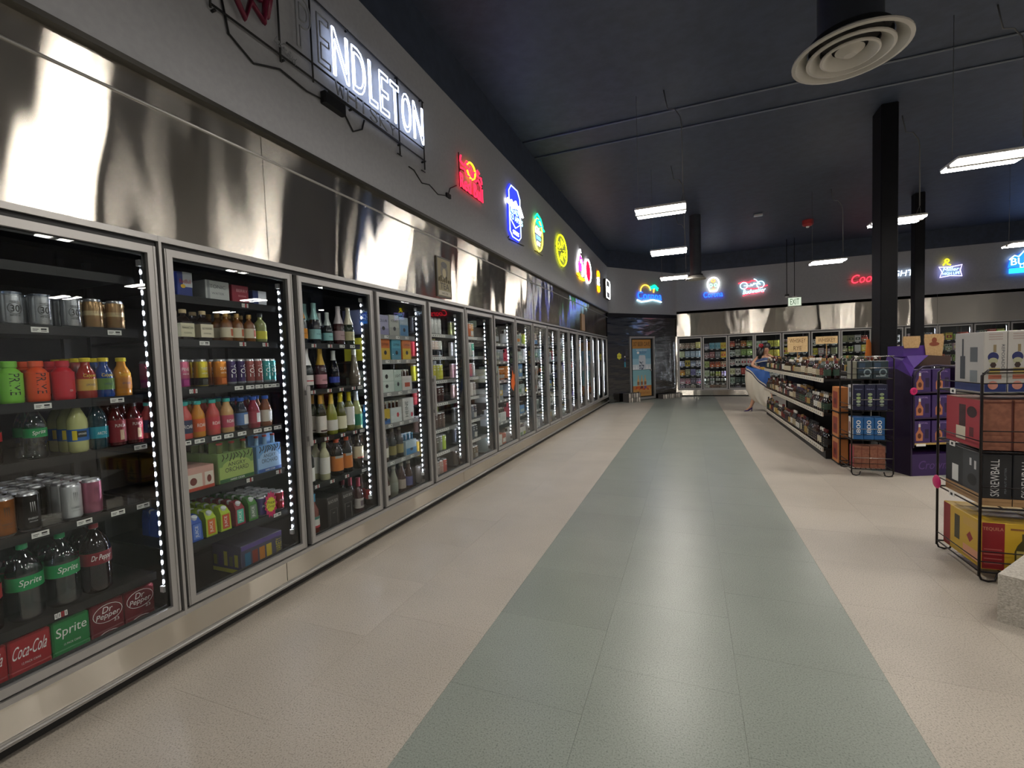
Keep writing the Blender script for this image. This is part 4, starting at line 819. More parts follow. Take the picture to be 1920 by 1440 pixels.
quad(pb, P('#b5803a', .5), yc-hw, yc+hw, 1.62, 1.90, x)
quad(pb, P('#6fa3bd', .5), yc-hw, yc+hw, 1.30, 1.62, x); quad(pb, P('#93bccd', .5), yc-hw, yc+hw, 1.12, 1.30, x); quad(pb, P('#c9d2d8', .5), yc-hw, yc+hw, .96, 1.12, x)
quad(pb, P('#7fb0b8', .5), yc-hw, yc+hw, .60, .95, x); quad(pb, P('#8ab8ba', .5), yc-hw, yc+hw, .45, .60, x); quad(pb, P('#b5733a', .5), yc-hw, yc+hw, .33, .45, x); quad(pb, P('#b98a4a', .5), yc-hw, yc+hw, .12, .33, x)
text(pb, '307 BEER CAVE', .72, .13, INK, yc, 1.76, x+.001)
text(pb, 'BREWED COLD', .46, .03, WHT, yc, 1.57, x+.001); disc(pb, WHT, yc-.16, 1.49, .05, .04, x+.001); text(pb, 'BUDDY', .3, .07, P('#3a3f7a'), yc+.06, 1.49, x+.001)
pb.add([(x+.001, yc-.13, .97), (x+.001, yc+.16, .97), (x+.001, yc+.16, 1.36), (x+.001, yc+.13, 1.41), (x+.001, yc-.10, 1.41), (x+.001, yc-.13, 1.36)], [(0, 1, 2, 3, 4, 5)], P('#c3c9d0'))
for q in range(14): disc(pb, P(['#5a6478', '#8a94a4', '#3f4858'][q % 3]), yc-.09+.04*(q % 5)+.01*math.sin(q), 1.0+.09*(q//5)+.02*math.sin(q*2), .024, .03, x+.002, 9)
for q in range(7): pb.add([(x+.0005, yc-hw+q*.115, .96), (x+.0005, yc-hw+q*.115+.11, .96), (x+.0005, yc-hw+q*.115+.05, 1.06+.05*(q % 2))], [(0, 1, 2)], P('#e0e4e8'))
for q in range(3):
    yq = yc-.17+q*.15
    pb.add([(x+.001, yq-.05, .36), (x+.001, yq+.05, .36), (x+.001, yq+.05, .6), (x+.001, yq+.018, .7), (x+.001, yq+.018, .78), (x+.001, yq-.018, .78), (x+.001, yq-.018, .7), (x+.001, yq-.05, .6)], [tuple(range(8))], P('#c9a06a'))
    quad(pb, P('#8a5a3a'), yq-.05, yq+.05, .48, .58, x+.002)
    quad(pb, P(['#c25a2a', '#5a2a3a', '#6a4a7a'][q]), yq-.05, yq+.05, .36, .44, x+.002)
for q in range(12): disc(pb, P(['#c2602a', '#a8322a', '#d08a3a'][q % 3]), yc-.3+q*.055, .36+.03*math.sin(q*1.7), .035, .03, x+.0015, 8)
pb.add([(x+.002, yc-.33, .18), (x+.002, yc-.2, .18), (x+.002, yc-.13, .27), (x+.002, yc-.25, .26), (x+.002, yc-.28, .22)], [(0, 1, 2, 3, 4)], INK); text(pb, 'BE RIGHT BACK', .4, .07, P('#8a4a1a'), yc+.12, .22, x+.002)
quad(pb, P('#3f5a60'), yc-hw, yc+hw, .945, .955, x+.001)
pb.box(x+.002, x+.03, yc+hw-.05, yc+hw-.01, .9, .96, ALU)
po = D('door_poster', pb); tag(po, 'tall blue and orange beer cave poster filling the cave door', 'poster')
nb = B(); nb.prism([(.43+.1*math.cos(a)*(1 if i % 2 else .8), 1.40+.11*math.sin(a)*(1 if i % 2 else .8)) for i, a in enumerate([2*PI*q/12 for q in range(12)])], .0005, .004, P('#c9c23a', .5)); text(nb, 'COLD', .12, .04, INK, .43, 1.4, .0046)
tag(D('notice', nb), 'small yellow starburst notice on steel beside cave door', 'notice')
nb = B().box(.0005, .004, .63, .69, 1.06, 1.55, P('#2c2c2c', .5)).box(.004, .0045, .63, .69, 1.06, 1.22, P('#3f93a8', .5)).box(.004, .0045, .635, .685, 1.25, 1.33, P('#23306a', .5)).box(.004, .0045, .64, .68, 1.36, 1.4, WHT)
tag(D('notice', nb), 'narrow dark notice with teal foot beside cave door', 'notice')
def canbox(wy, dx, h, rows, cols):
    b = B().box(-dx/2, dx/2, -wy/2, wy/2, 0, h, P('#4a4644', .6)); c = B()
    for i in range(cols):
        for j in range(rows): c.lathe([(wy/cols*.44, 0), (wy/cols*.44, h/rows*.85), (wy/cols*.36, h/rows*.95), (0, h/rows*.95)], P(['#9a948c', '#b5aea4', '#7a756e'][(i+j) % 3], .35, .4), 8, (dx/2-.012, -wy/2+wy/cols*(i+.5), h/rows*j))
    return Proto('can_case', 'carton', [('tray', b.mesh('tray')), ('can_row', c.mesh('can_row'))], wy/2, dx/2)
def on_diag(s_, off, z=0): return Vector((0, YEND, z))+DV.normalized()*s_+Vector((DV.y, -DV.x, 0)).normalized()*off
put(canbox(.5, .24, .27, 2, 5), on_diag(.72, .2), DANG, 'two-tier stack of grey canned cases by the cave door', 'cases on the floor'); put(canbox(.9, .2, .14, 1, 9), on_diag(2.46, .16), DANG, 'long low grey can case at the back-wall corner', 'cases on the floor')
# ================================================================== NEON SIGNS
FR = P('#0a0a0b', .5)
def nsign(label, origin, rz, parts, rods=(), cat='neon sign'):
    r = empty('neon_sign', origin, rz); tag(r, label, cat, 'neon signs')
    for nm, b in parts: obj(nm, b, r)
    if rods:
        b = B()
        for a, c in rods: b.tube([a, c], .006, FR, 6)
        obj('frame', b, r)
    return r
def nz(c, s=1.0): return EM(c, NEON*s)
def arc(y, z, ry, rz_, a0=0, a1=360, n=24, x=.06): return [(x, y+ry*math.cos(math.radians(a0+(a1-a0)*k/n)), z+rz_*math.sin(math.radians(a0+(a1-a0)*k/n))) for k in range(n+1)]
def pts(l, x=.06): return [(x, a, b_) for a, b_ in l]
OFFT = P('#8a8d90', .3)
# whiskey sign (world y is used directly: origin at y = 0)
L0 = [('P', 2.199, 2.336), ('E', 2.367, 2.496), ('N', 2.501, 2.673), ('D', 2.692, 2.853), ('L', 2.87, 2.988), ('E', 2.998, 3.131), ('T', 3.135, 3.269), ('O', 3.285, 3.438), ('N', 3.454, 3.63)]
LP = []; NW = EM('#c9d9ff', NEON*1.5)
for i, (ch, a, c) in enumerate(L0):
    lt = B(); LP.append(('unlit_letter' if i < 2 else 'lit_letter', lt))
    for line in toutline(ch):
        q = [(.075, a+.012+u*(c-a-.024), 3.315+v*.31) for u, v in line]
        lt.tube(q, .0052, OFFT if i < 2 else NW, 6, True)
STK = {'W': [[(0, 1), (.25, 0), (.5, .8), (.75, 0), (1, 1)]], 'H': [[(0, 0), (0, 1)], [(0, .5), (1, .5)], [(1, 0), (1, 1)]], 'I': [[(.5, 0), (.5, 1)]], 'S': [[(1, .85), (.7, 1), (.2, .95), (.05, .75), (.3, .55), (.8, .4), (.95, .2), (.7, 0), (.2, .03), (0, .15)]], 'K': [[(0, 0), (0, 1)], [(1, 1), (.05, .5), (1, 0)]], 'Y': [[(0, 1), (.5, .5), (1, 1)], [(.5, .5), (.5, 0)]]}
for i, ch in enumerate('WHISKY'):
    wk = B(); LP.append(('small_unlit_letter', wk)); a = 2.53+i*.118
    for l_ in STK[ch]: wk.tube([(.07, a+u*.085, 3.20+v*.085) for u, v in l_], .006, OFFT, 6)
em = B()
EMC = P('#6a1630', .35)
for l_ in ([(1.72, 3.62), (1.80, 3.5), (1.78, 3.36), (1.86, 3.24), (1.9, 3.36), (1.98, 3.3), (2.0, 3.44), (1.94, 3.55), (2.02, 3.68), (1.9, 3.74), (1.82, 3.66), (1.72, 3.62)], [(1.84, 3.6), (1.9, 3.48), (1.88, 3.38)], [(1.78, 3.58), (1.70, 3.48), (1.72, 3.34)], [(1.95, 3.62), (1.97, 3.52)], [(1.86, 3.7), (1.93, 3.66), (1.9, 3.58)], [(1.66, 3.7), (1.74, 3.56), (1.7, 3.4), (1.8, 3.3)], [(1.9, 3.78), (1.98, 3.6), (2.04, 3.5), (2.0, 3.34)], [(1.76, 3.74), (1.86, 3.56), (1.84, 3.34)], [(1.8, 3.8), (1.92, 3.7), (1.96, 3.4)]): em.tube(pts(l_, .07), .017, EMC, 6)
lb = B(); text(lb, "Let'er Buck", .16, .05, OFFT, 2.13, 3.235, .07, rot=-.35, shear=.2, th=.004)
fr = B()
for l_ in ([(1.68, 3.2), (3.68, 3.2)], [(1.68, 3.72), (3.68, 3.72)], [(2.15, 3.3), (3.66, 3.3)], [(1.68, 3.18), (1.68, 3.76)], [(2.1, 3.16), (2.1, 3.76)], [(2.35, 3.18), (2.35, 3.72)], [(3.28, 3.1), (3.28, 3.72)], [(3.66, 3.12), (3.66, 3.72)], [(2.48, 3.19), (3.3, 3.19)]): fr.tube(pts(l_, .05), .006, FR, 6)
for y in (1.7, 2.12, 2.7, 3.28, 3.64):
    for z in (3.18, 3.72): fr.tube([(.03, y, z), (.055, y, z)], .008, FR, 6)
for y in (3.28, 3.64): fr.tube(pts([(y-.03, 3.1), (y+.03, 3.1)], .045), .005, FR, 5)
tr = B().cbox(.03, .075, 2.42, 2.62, 3.09, 3.17, FR, .008); tr.tube(pts([(1.75, 3.28), (1.78, 3.12), (1.92, 3.05), (2.1, 3.12), (2.3, 3.1), (2.45, 3.12), (2.62, 3.14), (2.72, 3.04), (2.82, 3.1), (2.85, 3.18)], .04), .006, FR, 6)
nsign('big white whisky lettering over the soda and wine coolers, first two letters unlit', (0, 0, 0), 0, LP+[('unlit_red_emblem', em), ('script_letters', lb), ('frame', fr), ('transformer', tr)])
o = tag(obj('power_cord', B().tube([(.036, 3.42, 3.06), (.036, 3.5, 3.06), (.036, 3.62, 2.99), (.036, 3.75, 3.02), (.036, 3.9, 2.98), (.036, 4.1, 3.03), (.036, 4.15, 3.12), (.036, 4.3, 3.2)], .005, FR, 5).box(.031, .05, 4.06, 4.14, 3.01, 3.05, FR)), 'black power cord sagging along the wall between two neon signs', 'cord')
# red drink sign
RN = nz('#ff1f3a', 1.2); YN = nz('#ffc21f', 1.2); b = B(); b2 = B(); b3 = B()
text(b, 'Red Bull', .56, .15, RN, 4.61, 3.27, .065, th=.006)
for l_ in ([(4.37, 3.53), (4.35, 3.47), (4.42, 3.45), (4.48, 3.47), (4.56, 3.43), (4.58, 3.38), (4.5, 3.37), (4.44, 3.41), (4.36, 3.40)], [(4.88, 3.40), (4.86, 3.47), (4.80, 3.45), (4.74, 3.48), (4.66, 3.46), (4.64, 3.38), (4.72, 3.38), (4.78, 3.42), (4.86, 3.36)], [(4.55, 3.44), (4.6, 3.5), (4.63, 3.42), (4.6, 3.36), (4.56, 3.4)], [(4.46, 3.47), (4.5, 3.52), (4.56, 3.5)], [(4.72, 3.48), (4.77, 3.52), (4.82, 3.5)]): b2.tube(pts(l_), .009, RN, 6)
b3.tube(arc(4.61, 3.455, .10, .085, -60, 150), .009, YN, 6); b3.tube(arc(4.61, 3.455, .10, .085, 195, 290), .009, YN, 6)
nsign('red neon of two charging bulls over a yellow ring', (0, 0, 0), 0, [('letters', b), ('bull_tubes', b2), ('ring', b3)], [((.03, 4.4, 3.4), (.055, 4.4, 3.4)), ((.03, 4.82, 3.4), (.055, 4.82, 3.4)), ((.05, 4.36, 3.4), (.05, 4.86, 3.4)), ((.05, 4.36, 3.2), (.05, 4.86, 3.2)), ((.05, 4.34, 3.55), (.05, 4.34, 3.2)), ((.05, 4.9, 3.5), (.05, 4.9, 3.2))])
# blue can sign
BN = nz('#1a22ff', 1.6); WN = nz('#ffffff', 2.0); CY = nz('#9fe8ff', 1.2); b = B(); c = B(); e = B(); g_ = B()
b.prism([(5.72, 3.1), (5.82, 3.02), (6.08, 3.02), (6.18, 3.1), (6.18, 3.64), (6.08, 3.74), (5.82, 3.74), (5.72, 3.64)], .035, .045, BN)
c.tube(pts([(5.74, 3.1), (5.83, 3.04), (6.07, 3.04), (6.16, 3.1), (6.16, 3.63), (6.07, 3.72), (5.83, 3.72), (5.74, 3.63)]), .007, nz('#9fb4ff', 1.5), 6, True); c.tube(pts([(5.76, 3.27), (5.95, 3.18), (6.14, 3.27)]), .007, nz('#9fb4ff', 1.5), 6)
for dz in (0, .03): c.tube(pts([(5.86, 3.1+dz), (6.06, 3.1+dz)]), .009, WN, 6)
e.prism([(5.64, 3.46), (5.70, 3.52), (5.76, 3.50), (5.82, 3.53), (5.88, 3.49), (5.98, 3.56), (6.06, 3.5), (6.14, 3.54), (6.28, 3.41), (6.2, 3.40), (6.1, 3.47), (6.0, 3.46), (5.9, 3.43), (5.8, 3.44)], .05, .07, WN)
text(g_, 'READY', .36, .075, CY, 5.94, 3.39, .075, th=.004); text(g_, 'TO APRES', .5, .075, CY, 5.96, 3.30, .075, th=.004)
nsign('blue neon beer can with white mountains across it', (0, 0, 0), 0, [('blue_panel', b), ('outline', c), ('mountains', e), ('letters', g_)], [((.03, 5.8, 3.3), (.036, 5.8, 3.3)), ((.03, 5.72, 3.0), (.05, 5.78, 3.06)), ((.05, 5.7, 2.98), (.05, 6.3, 3.02))])
b = B().tube(arc(6.98, 3.34, .22, .25), .011, nz('#fff04a', 1.2), 6, True); c = B(); e = B(); text(e, 'Cider', .3, .12, WN, 6.98, 3.40, .065, shear=.2, th=.004); text(e, 'HARD', .22, .06, nz('#6ab4ff', 1), 6.98, 3.29, .065, th=.004); text(e, 'DRY', .16, .06, WN, 6.98, 3.20, .065, th=.004)
for l_ in ([(6.84, 3.58), (6.95, 3.66), (7.12, 3.62), (7.22, 3.52), (7.06, 3.50), (6.92, 3.52), (6.84, 3.58)], [(6.9, 3.57), (7.05, 3.58), (7.16, 3.54)], [(7.2, 3.5), (7.3, 3.47)]): c.tube(pts(l_), .014, nz('#12e08a', 1.1), 6)
nsign('round yellow neon with white script and a green leaf on top', (0, 0, 0), 0, [('yellow_ring', b), ('green_leaf', c), ('letters', e)], [((.03, 6.98, 3.09), (.06, 6.98, 3.09)), ((.05, 6.8, 3.06), (.05, 7.2, 3.06)), ((.05, 6.76, 3.34), (.05, 7.3, 3.34))])
YE = nz('#e8f01a', 1.1); b = B().tube(arc(8.42, 3.40, .36, .28), .012, YE, 6, True); c = B()
for q in range(8):
    a = q*45+12; c.tube([(.06, 8.42+.08*math.cos(math.radians(a)), 3.4+.06*math.sin(math.radians(a))), (.06, 8.42+.27*math.cos(math.radians(a)), 3.4+.21*math.sin(math.radians(a)))], .006, YE, 6); c.tube(arc(8.42+.2*math.cos(math.radians(a+22)), 3.4+.155*math.sin(math.radians(a+22)), .045, .035, n=10), .004, YE, 5, True) if q % 2 else None
nsign('yellow neon citrus slice in a double ring', (0, 0, 0), 0, [('rings', b), ('segments', c)], [((.03, 8.42, 3.1), (.06, 8.42, 3.1)), ((.03, 8.42, 3.7), (.06, 8.42, 3.7)), ((.05, 8.0, 3.4), (.05, 8.84, 3.4))])
PK = nz('#ff2fae', 1.2); b = B(); c = B(); e = B(); g_ = B()
b.tube(pts([(9.72, 3.2), (9.68, 3.4), (9.8, 3.52), (9.84, 3.62), (10.05, 3.62), (10.09, 3.52), (10.24, 3.4), (10.2, 3.2)]), .014, WN, 6); c.tube(pts([(9.82, 3.5), (9.95, 3.62), (10.2, 3.52)]), .02, PK, 6); c.tube(pts([(9.86, 3.46), (9.86, 3.3), (10.0, 3.3), (10.0, 3.46)]), .016, PK, 6); b.tube(pts([(9.9, 3.62), (9.92, 3.72), (10.05, 3.7), (9.98, 3.76)]), .014, WN, 6); e.tube(pts([(9.7, 3.2), (9.95, 3.13), (10.3, 3.14)]), .03, nz('#ffb81f', 1.1), 6)
nsign('white and pink neon bottle on a yellow base', (0, 0, 0), 0, [('white_tubes', b), ('pink_tubes', c), ('yellow_base', e)], [((.03, 9.9, 3.3), (.06, 9.9, 3.3)), ((.05, 9.6, 3.14), (.05, 10.3, 3.14))])
b = B().tube(arc(10.8, 3.42, .32, .27), .016, WN, 6, True); c = B(); c.prism([(10.8+.29*math.cos(2*PI*q/24), 3.42+.245*math.sin(2*PI*q/24)) for q in range(24)], .04, .055, nz('#ff1030', 1.0)); 
nsign('solid red disc light with a white neon rim', (0, 0, 0), 0, [('white_rim', b), ('red_disc', c)], [((.03, 10.8, 3.42), (.045, 10.8, 3.42))])
b = B(); ON = nz('#ff9a12', 1.2); c = B()
for yy_, zz in ((12.15, 3.56), (12.15, 3.2)): b.prism([(yy_+.2*math.cos(2*PI*q/14)*(1 if q % 2 else .8), zz+.1*math.sin(2*PI*q/14)) for q in range(14)], .045, .06, ON)
c.tube(pts([(12.05, 3.47), (12.12, 3.4), (12.06, 3.34), (12.14, 3.29)]), .03, WN, 6); nsign('orange neon of two blobs joined by a white bolt', (0, 0, 0), 0, [('orange_shapes', b), ('white_bolt', c)], [((.03, 12.15, 3.4), (.06, 12.15, 3.4)), ((.05, 11.85, 3.1), (.05, 11.85, 3.65)), ((.05, 11.85, 3.4), (.05, 12.3, 3.4))])
b = B().cbox(.03, .10, 12.98, 13.7, 3.06, 3.6, P('#1a1a1c', .4), .02); c = B(); c.tube([(.105, y, z) for y, z in ((13.04, 3.16), (13.1, 3.08), (13.6, 3.08), (13.66, 3.16), (13.66, 3.5), (13.6, 3.58), (13.1, 3.58), (13.04, 3.5))], .012, WN, 6, True); text(c, 'ALE', .36, .16, WN, 13.35, 3.33, .11, th=.004)
nsign('black box sign with white lit outline at the wall corner', (0, 0, 0), 0, [('box', b), ('lit_outline', c)])
# cave-wall palm sign
def CORO(b, y, z, w_, h, c1): text(b, 'Corona', w_, h, c1, y, z, .07, th=.005)
BL = nz('#1244ff', 2.2); b = B(); CORO(b, 1.72, 3.27, 1.05, .24, BL); c = B().tube(arc(1.55, 3.40, .22, .20, 10, 185), .014, nz('#ffc23a', 1.2), 6); e = B()
for a in (-20, 20, 70, 115, 160, 205): e.tube([(.06, 1.92, 3.52), (.06, 1.92+.10*math.cos(math.radians(a)), 3.54+.08*math.sin(math.radians(a))), (.06, 1.92+.19*math.cos(math.radians(a-12)), 3.50+.09*math.sin(math.radians(a-12)))], .022, nz('#12c88a', 1), 6)
e2 = B().tube(pts([(1.92, 3.5), (1.90, 3.38)]), .018, nz('#ff9a3a', 1.1), 6); f_ = B().tube(pts([(1.18, 3.12), (1.35, 3.07), (1.6, 3.10), (1.85, 3.15), (2.1, 3.12), (2.24, 3.09)]), .02, nz('#bff4ff', 1.6), 6)
o = nsign('blue neon script with green palm and yellow sun over the beer cave', (0, 0, 0), 0, [('letters', b), ('sun_arc', c), ('palm_leaves', e), ('palm_trunk', e2), ('wave', f_)], [((.03, 1.3, 3.3), (.06, 1.3, 3.3)), ((.03, 2.1, 3.3), (.06, 2.1, 3.3))]); diag(o)
BO = (0, YB-.03, 0)
b = B().tube(arc(3.0, 3.60, .17, .20, -35, 215), .018, WN, 6); b.tube(pts([(2.86, 3.49), (2.9, 3.38), (3.1, 3.38), (3.14, 3.49)]), .018, WN, 6); c = B()
for y in (2.93, 3.07): c.tube(arc(y, 3.56, .04, .045), .012, nz('#8affc0', 1.2), 5, True)
c.tube(pts([(2.98, 3.5), (3.0, 3.47), (3.02, 3.5)]), .01, nz('#ff5a4a', 1.2), 5); c.tube(pts([(2.94, 3.42), (3.06, 3.42)]), .014, nz('#ffe05a', 1.2), 5); c.tube(arc(3.0, 3.70, .05, .04), .014, nz('#ff8a3a', 1.2), 5, True); e = B(); CORO(e, 2.99, 3.27, .56, .17, BL)
nsign('white neon skull above blue script on the back wall', BO, -PI/2, [('skull', b), ('coloured_eyes', c), ('letters', e)], [((.03, 3.0, 3.3), (.034, 3.0, 3.3))])
RD = nz('#ff2a3a', 1.2); LB_ = nz('#a8ecff', 1.4); b = B(); c = B(); e = B()
for y in (3.87, 4.33): c.tube(arc(y, 3.46, .10, .10), .012, LB_, 6, True)
c.tube(pts([(3.87, 3.46), (4.05, 3.44), (4.2, 3.5), (4.33, 3.46), (4.2, 3.62), (4.15, 3.64)]), .012, LB_, 6); c.tube(pts([(4.06, 3.5), (4.1, 3.44), (4.16, 3.52)]), .014, LB_, 6)
b.tube(pts([(3.72, 3.54), (3.85, 3.58), (4.0, 3.55), (4.1, 3.6), (4.22, 3.58)]), .014, RD, 6); b.tube(pts([(3.84, 3.15), (4.0, 3.2), (4.2, 3.2), (4.42, 3.26), (4.4, 3.2)]), .014, RD, 6); b.tube(pts([(3.88, 3.38), (4.2, 3.34), (4.52, 3.42)]), .014, RD, 6); text(e, 'Budweiser', .62, .13, LB_, 4.16, 3.28, .07, shear=.25, rot=.06, th=.005)
nsign('red and pale blue neon motorcycle on the back wall', BO, -PI/2, [('red_tubes', b), ('motorcycle', c), ('letters', e)], [((.03, 4.1, 3.3), (.06, 4.1, 3.3)), ((.03, 4.3, 3.5), (.06, 4.3, 3.5))])
b = B(); text(b, 'Coors', .72, .24, RD, 7.02, 3.39, .065, shear=.25, rot=.03, th=.006); c = B(); text(c, 'LIGHT', .62, .16, nz('#cfe4ff', 1.6), 7.78, 3.44, .065, th=.006, shear=.15)
nsign('red script and white capitals neon partly behind the black column', BO, -PI/2, [('red_script', b), ('white_capitals', c)], [((.03, 6.8, 3.3), (.06, 6.8, 3.3)), ((.03, 7.9, 3.4), (.06, 7.9, 3.4)), ((.05, 6.55, 3.38), (.05, 8.15, 3.42))])
b = B().tube(pts([(8.67, 3.24), (8.72, 3.38), (8.65, 3.52), (8.88, 3.5), (9.14, 3.54), (9.1, 3.4), (9.14, 3.24), (8.9, 3.27)]), .012, nz('#b4a8ff', 1.3), 6, True); c = B(); text(c, 'Miller', .34, .09, nz('#8fc4ff', 1.6), 8.91, 3.44, .065, shear=.2, th=.004); text(c, 'HIGH LIFE', .36, .07, nz('#8fc4ff', 1.6), 8.91, 3.33, .065, th=.004); e = B().tube(pts([(8.74, 3.56), (8.80, 3.66), (8.84, 3.58), (8.9, 3.56)]), .016, nz('#f0e01a', 1.2), 6).tube(arc(8.82, 3.68, .04, .04), .014, nz('#f0e01a', 1.2), 6, True)
nsign('violet framed blue neon with small yellow loop on top', BO, -PI/2, [('outline', b), ('letters', c), ('yellow_tubes', e)], [((.03, 8.9, 3.25), (.06, 8.9, 3.25))])
b = B(); text(b, 'BUSCH', .75, .18, nz('#cfeaff', 1.6), 10.5, 3.50, .075, th=.005); text(b, 'LIGHT', .4, .08, nz('#cfeaff', 1.4), 10.5, 3.37, .075, th=.004); c = B().tube(pts([(10.1, 3.56), (10.2, 3.66), (10.28, 3.62), (10.42, 3.8), (10.55, 3.68), (10.7, 3.76), (10.9, 3.58)]), .014, nz('#bfe6ff', 1.4), 6); e = B().prism([(10.1, 3.2), (10.9, 3.2), (10.94, 3.33), (10.1, 3.33)], .04, .06, nz('#1f8aff', 1.2)).prism([(10.08, 3.36), (10.92, 3.36), (10.9, 3.58), (10.42, 3.76), (10.12, 3.58)], .035, .045, nz('#1f6aff', .9))
nsign('blue mountain neon at the end of the back wall', BO, -PI/2, [('letters', b), ('peaks', c), ('blue_panel', e)], [((.03, 10.5, 3.5), (.036, 10.5, 3.5))])
# poster and board on the steel above the long cooler
b = B().box(.0006, .012, 3.86, 4.14, 2.01, 2.40, P('#3f3a2e', .5)); t = B(); quad(t, P('#8c8263', .6), 3.875, 4.125, 2.025, 2.385, .0125); disc(t, P('#5a523c'), 4.0, 2.27, .07, .08, .013); disc(t, P('#2f2b22'), 4.0, 2.33, .06, .03, .0135); disc(t, P('#a89a72'), 4.0, 2.25, .035, .045, .0135); text(t, 'TEA', .17, .06, P('#2a261c'), 4.0, 2.12, .0135); quad(t, P('#b5ad98'), 3.885, 4.115, 2.03, 2.075, .0131)
for q in range(7): t.tube([(.0135, 3.89+q*.038, 2.16), (.0135, 3.90+q*.035, 2.2+.02*math.sin(q*2))], .006, P('#4a4432'), 4)
t2 = B(); text(t2, 'HARD TEA', .12, .02, INK, 4.0, 2.05, .0137)
o = tag(obj('poster', b), 'tan vintage tea poster on steel above the coolers', 'poster'); obj('printed_panel', t, o); obj('printed_words', t2, o)
tag(obj('wood_sign', B().cbox(.0006, .02, 10.15, 10.47, 2.0, 2.38, P('#8a6f52', .6), .006)), 'plain brown board on steel above the far coolers', 'sign')
# ================================================================== PENDANT LAMPS
WIRE = P('#6a6a68', .5, .3)
def pendant(x, y, label, conduit=True):
    z = 3.1; r = empty('pendant_lamp', (x, y, z)); tag(r, label, 'pendant lamp', 'pendant lamps')
    obj('housing', B().cbox(-.29, .29, -.17, .17, .03, .06, P('#d8d6d2', .4), .01).box(-.29, .29, -.03, .03, .005, .03, P('#c9c7c2', .4)), r)
    for s in (-1, 1): obj('light_bar', B().box(-.28, .28, s*.10-.062, s*.10+.062, .012, .029, PEND_ON), r)
    b = B().tube([(-.26, 0, .06), (-.26, 0, ZC-z-.001)], .003, WIRE, 5).tube([(.24, -.1, .06), (.26, 0, .2), (.24, .1, .06)], .003, WIRE, 5); obj('hanger', b, r)
    b = B()
    if conduit: b.tube([(.26, 0, .2), (.255, 0, 1.0), (.24, 0, 1.1), (.18, 0, 1.2), (.1, 0, 1.22), (.06, 0, ZC-z-.001)], .007, WIRE, 6)
    obj('conduit', b if conduit else B().tube([(.26, 0, .2), (.26, 0, ZC-z-.001)], .005, WIRE, 5), r)
XA, XB_ = 1.955, 4.95
for y, d in ((5.95, 'nearest the wall of red and blue neon'), (8.30, 'second along the main aisle'), (11.1, 'last along the main aisle before the beer cave')): pendant(XA, y, 'twin-bar pendant lamp over the aisle, '+d)
for x, y, d in ((4.95, 5.85, 'right above the purple display'), (4.98, 8.0, 'beside the black column'), (4.86, 10.9, 'over the far end of the whiskey shelves')): pendant(x, y, 'twin-bar pendant lamp '+d)
for q, (x, y) in enumerate(((XA, 2.0), (XA, -1.4), (4.95, 3.35), (4.95, .8), (4.95, -2.0), (7.9, 5.9), (7.9, 3.2), (7.9, .6), (7.9, 8.4), (7.9, 11.0), (10.6, 5.9), (10.6, 9.6), (10.6, 1.5))): pendant(x, y, 'twin-bar pendant lamp over the rest of the shop floor, %s of them' % ordn(q+1))
# ceiling air diffusers
def diffuser(x, y, z, label, R=.345):
    r = empty('air_diffuser', (x, y, z)); tag(r, label, 'air diffuser', 'round air diffusers'); m = P('#b9b5ac', .5)
    obj('duct', B().lathe([(R*.55, .10), (R*.55, ZC-z)], BEAM, 24), r)
    for i, (a, c, z0_, z1_) in enumerate(((1.0, .72, 0, .07), (.74, .5, -.005, .055), (.50, .3, -.01, .045))):
        obj('ring', B().lathe([(R*a, z0_+.012), (R*a, z0_), (R*a*.93, z0_-.004), (R*c, z1_)][::1], m, 40).lathe([(R*c, z1_+.002), (R*a, z0_+.014)], m, 40), r)
    obj('centre_cone', B().lathe([(0, -.008), (R*.1, -.008), (R*.25, .03), (0, .032)], m, 32), r); obj('throat', B().lathe([(R*.7, .075), (R*.7, .11), (0, .11)], RUB, 32), r)
diffuser(3.325, 3.92, 3.40, 'large round white air diffuser with concentric rings')
diffuser(2.42, 11.45, 3.10, 'small far round white air diffuser beside the last aisle lamp', .225)
# exit sign, smoke detector, emergency light
r = empty('exit_sign', (5.05, 15.0, 2.64)); tag(r, 'green lettered white exit sign hanging from the ceiling', 'exit sign')
obj('body', B().cbox(-.17, .17, -.02, .02, 0, .25, P('#cfd8c9', .5), .008), r); t = B().add([(-.155, -.0205, .012), (.155, -.0205, .012), (.155, -.0205, .238), (-.155, -.0205, .238)], [(0, 1, 2, 3)], EM('#e6f5dc', .9)); obj('lit_face', t, r)
t = B(); tt = B(); text(tt, 'EXIT', .22, .16, INK); t.add([(v[1], -.0215, v[2]+.125) for v in tt.v], tt.f, P('#3f8a3a', .5)); obj('letters', t, r); obj('stem', B().tube([(0, 0, .25), (0, 0, ZC-2.641)], .008, FR, 6).cbox(-.06, .06, -.02, .02, .25, .275, P('#d8d8d0', .5), .004), r)
r = empty('fire_strobe', (5.0, 13.2, ZC-.13)); tag(r, 'red and white ceiling strobe above the far lamp', 'alarm'); obj('base', B().lathe([(.12, .03), (.10, .0), (.05, -.02), (0, -.02)], P('#a3302f', .5), 16).lathe([(.12, .03), (.12, .13)], P('#a3302f', .5), 16), r); obj('lens', B().lathe([(.04, -.02), (.03, -.05), (0, -.055)], P('#e0e0e0', .2), 12), r)
r = obj('security_camera', B().cbox(-.05, .05, -.06, .06, .0, .06, P('#2a2a2c', .5), .01).tube([(0, 0, .06), (0, 0, ZC-2.941)], .01, FR, 6), None, (4.88, 15.1, 2.94)); obj('white_dome', B().lathe([(.05, 0), (.045, -.02), (0, -.04)], P('#d0d0d0', .3), 12), r); tag(r, 'small dark ceiling camera with white dome above the exit sign', 'camera')
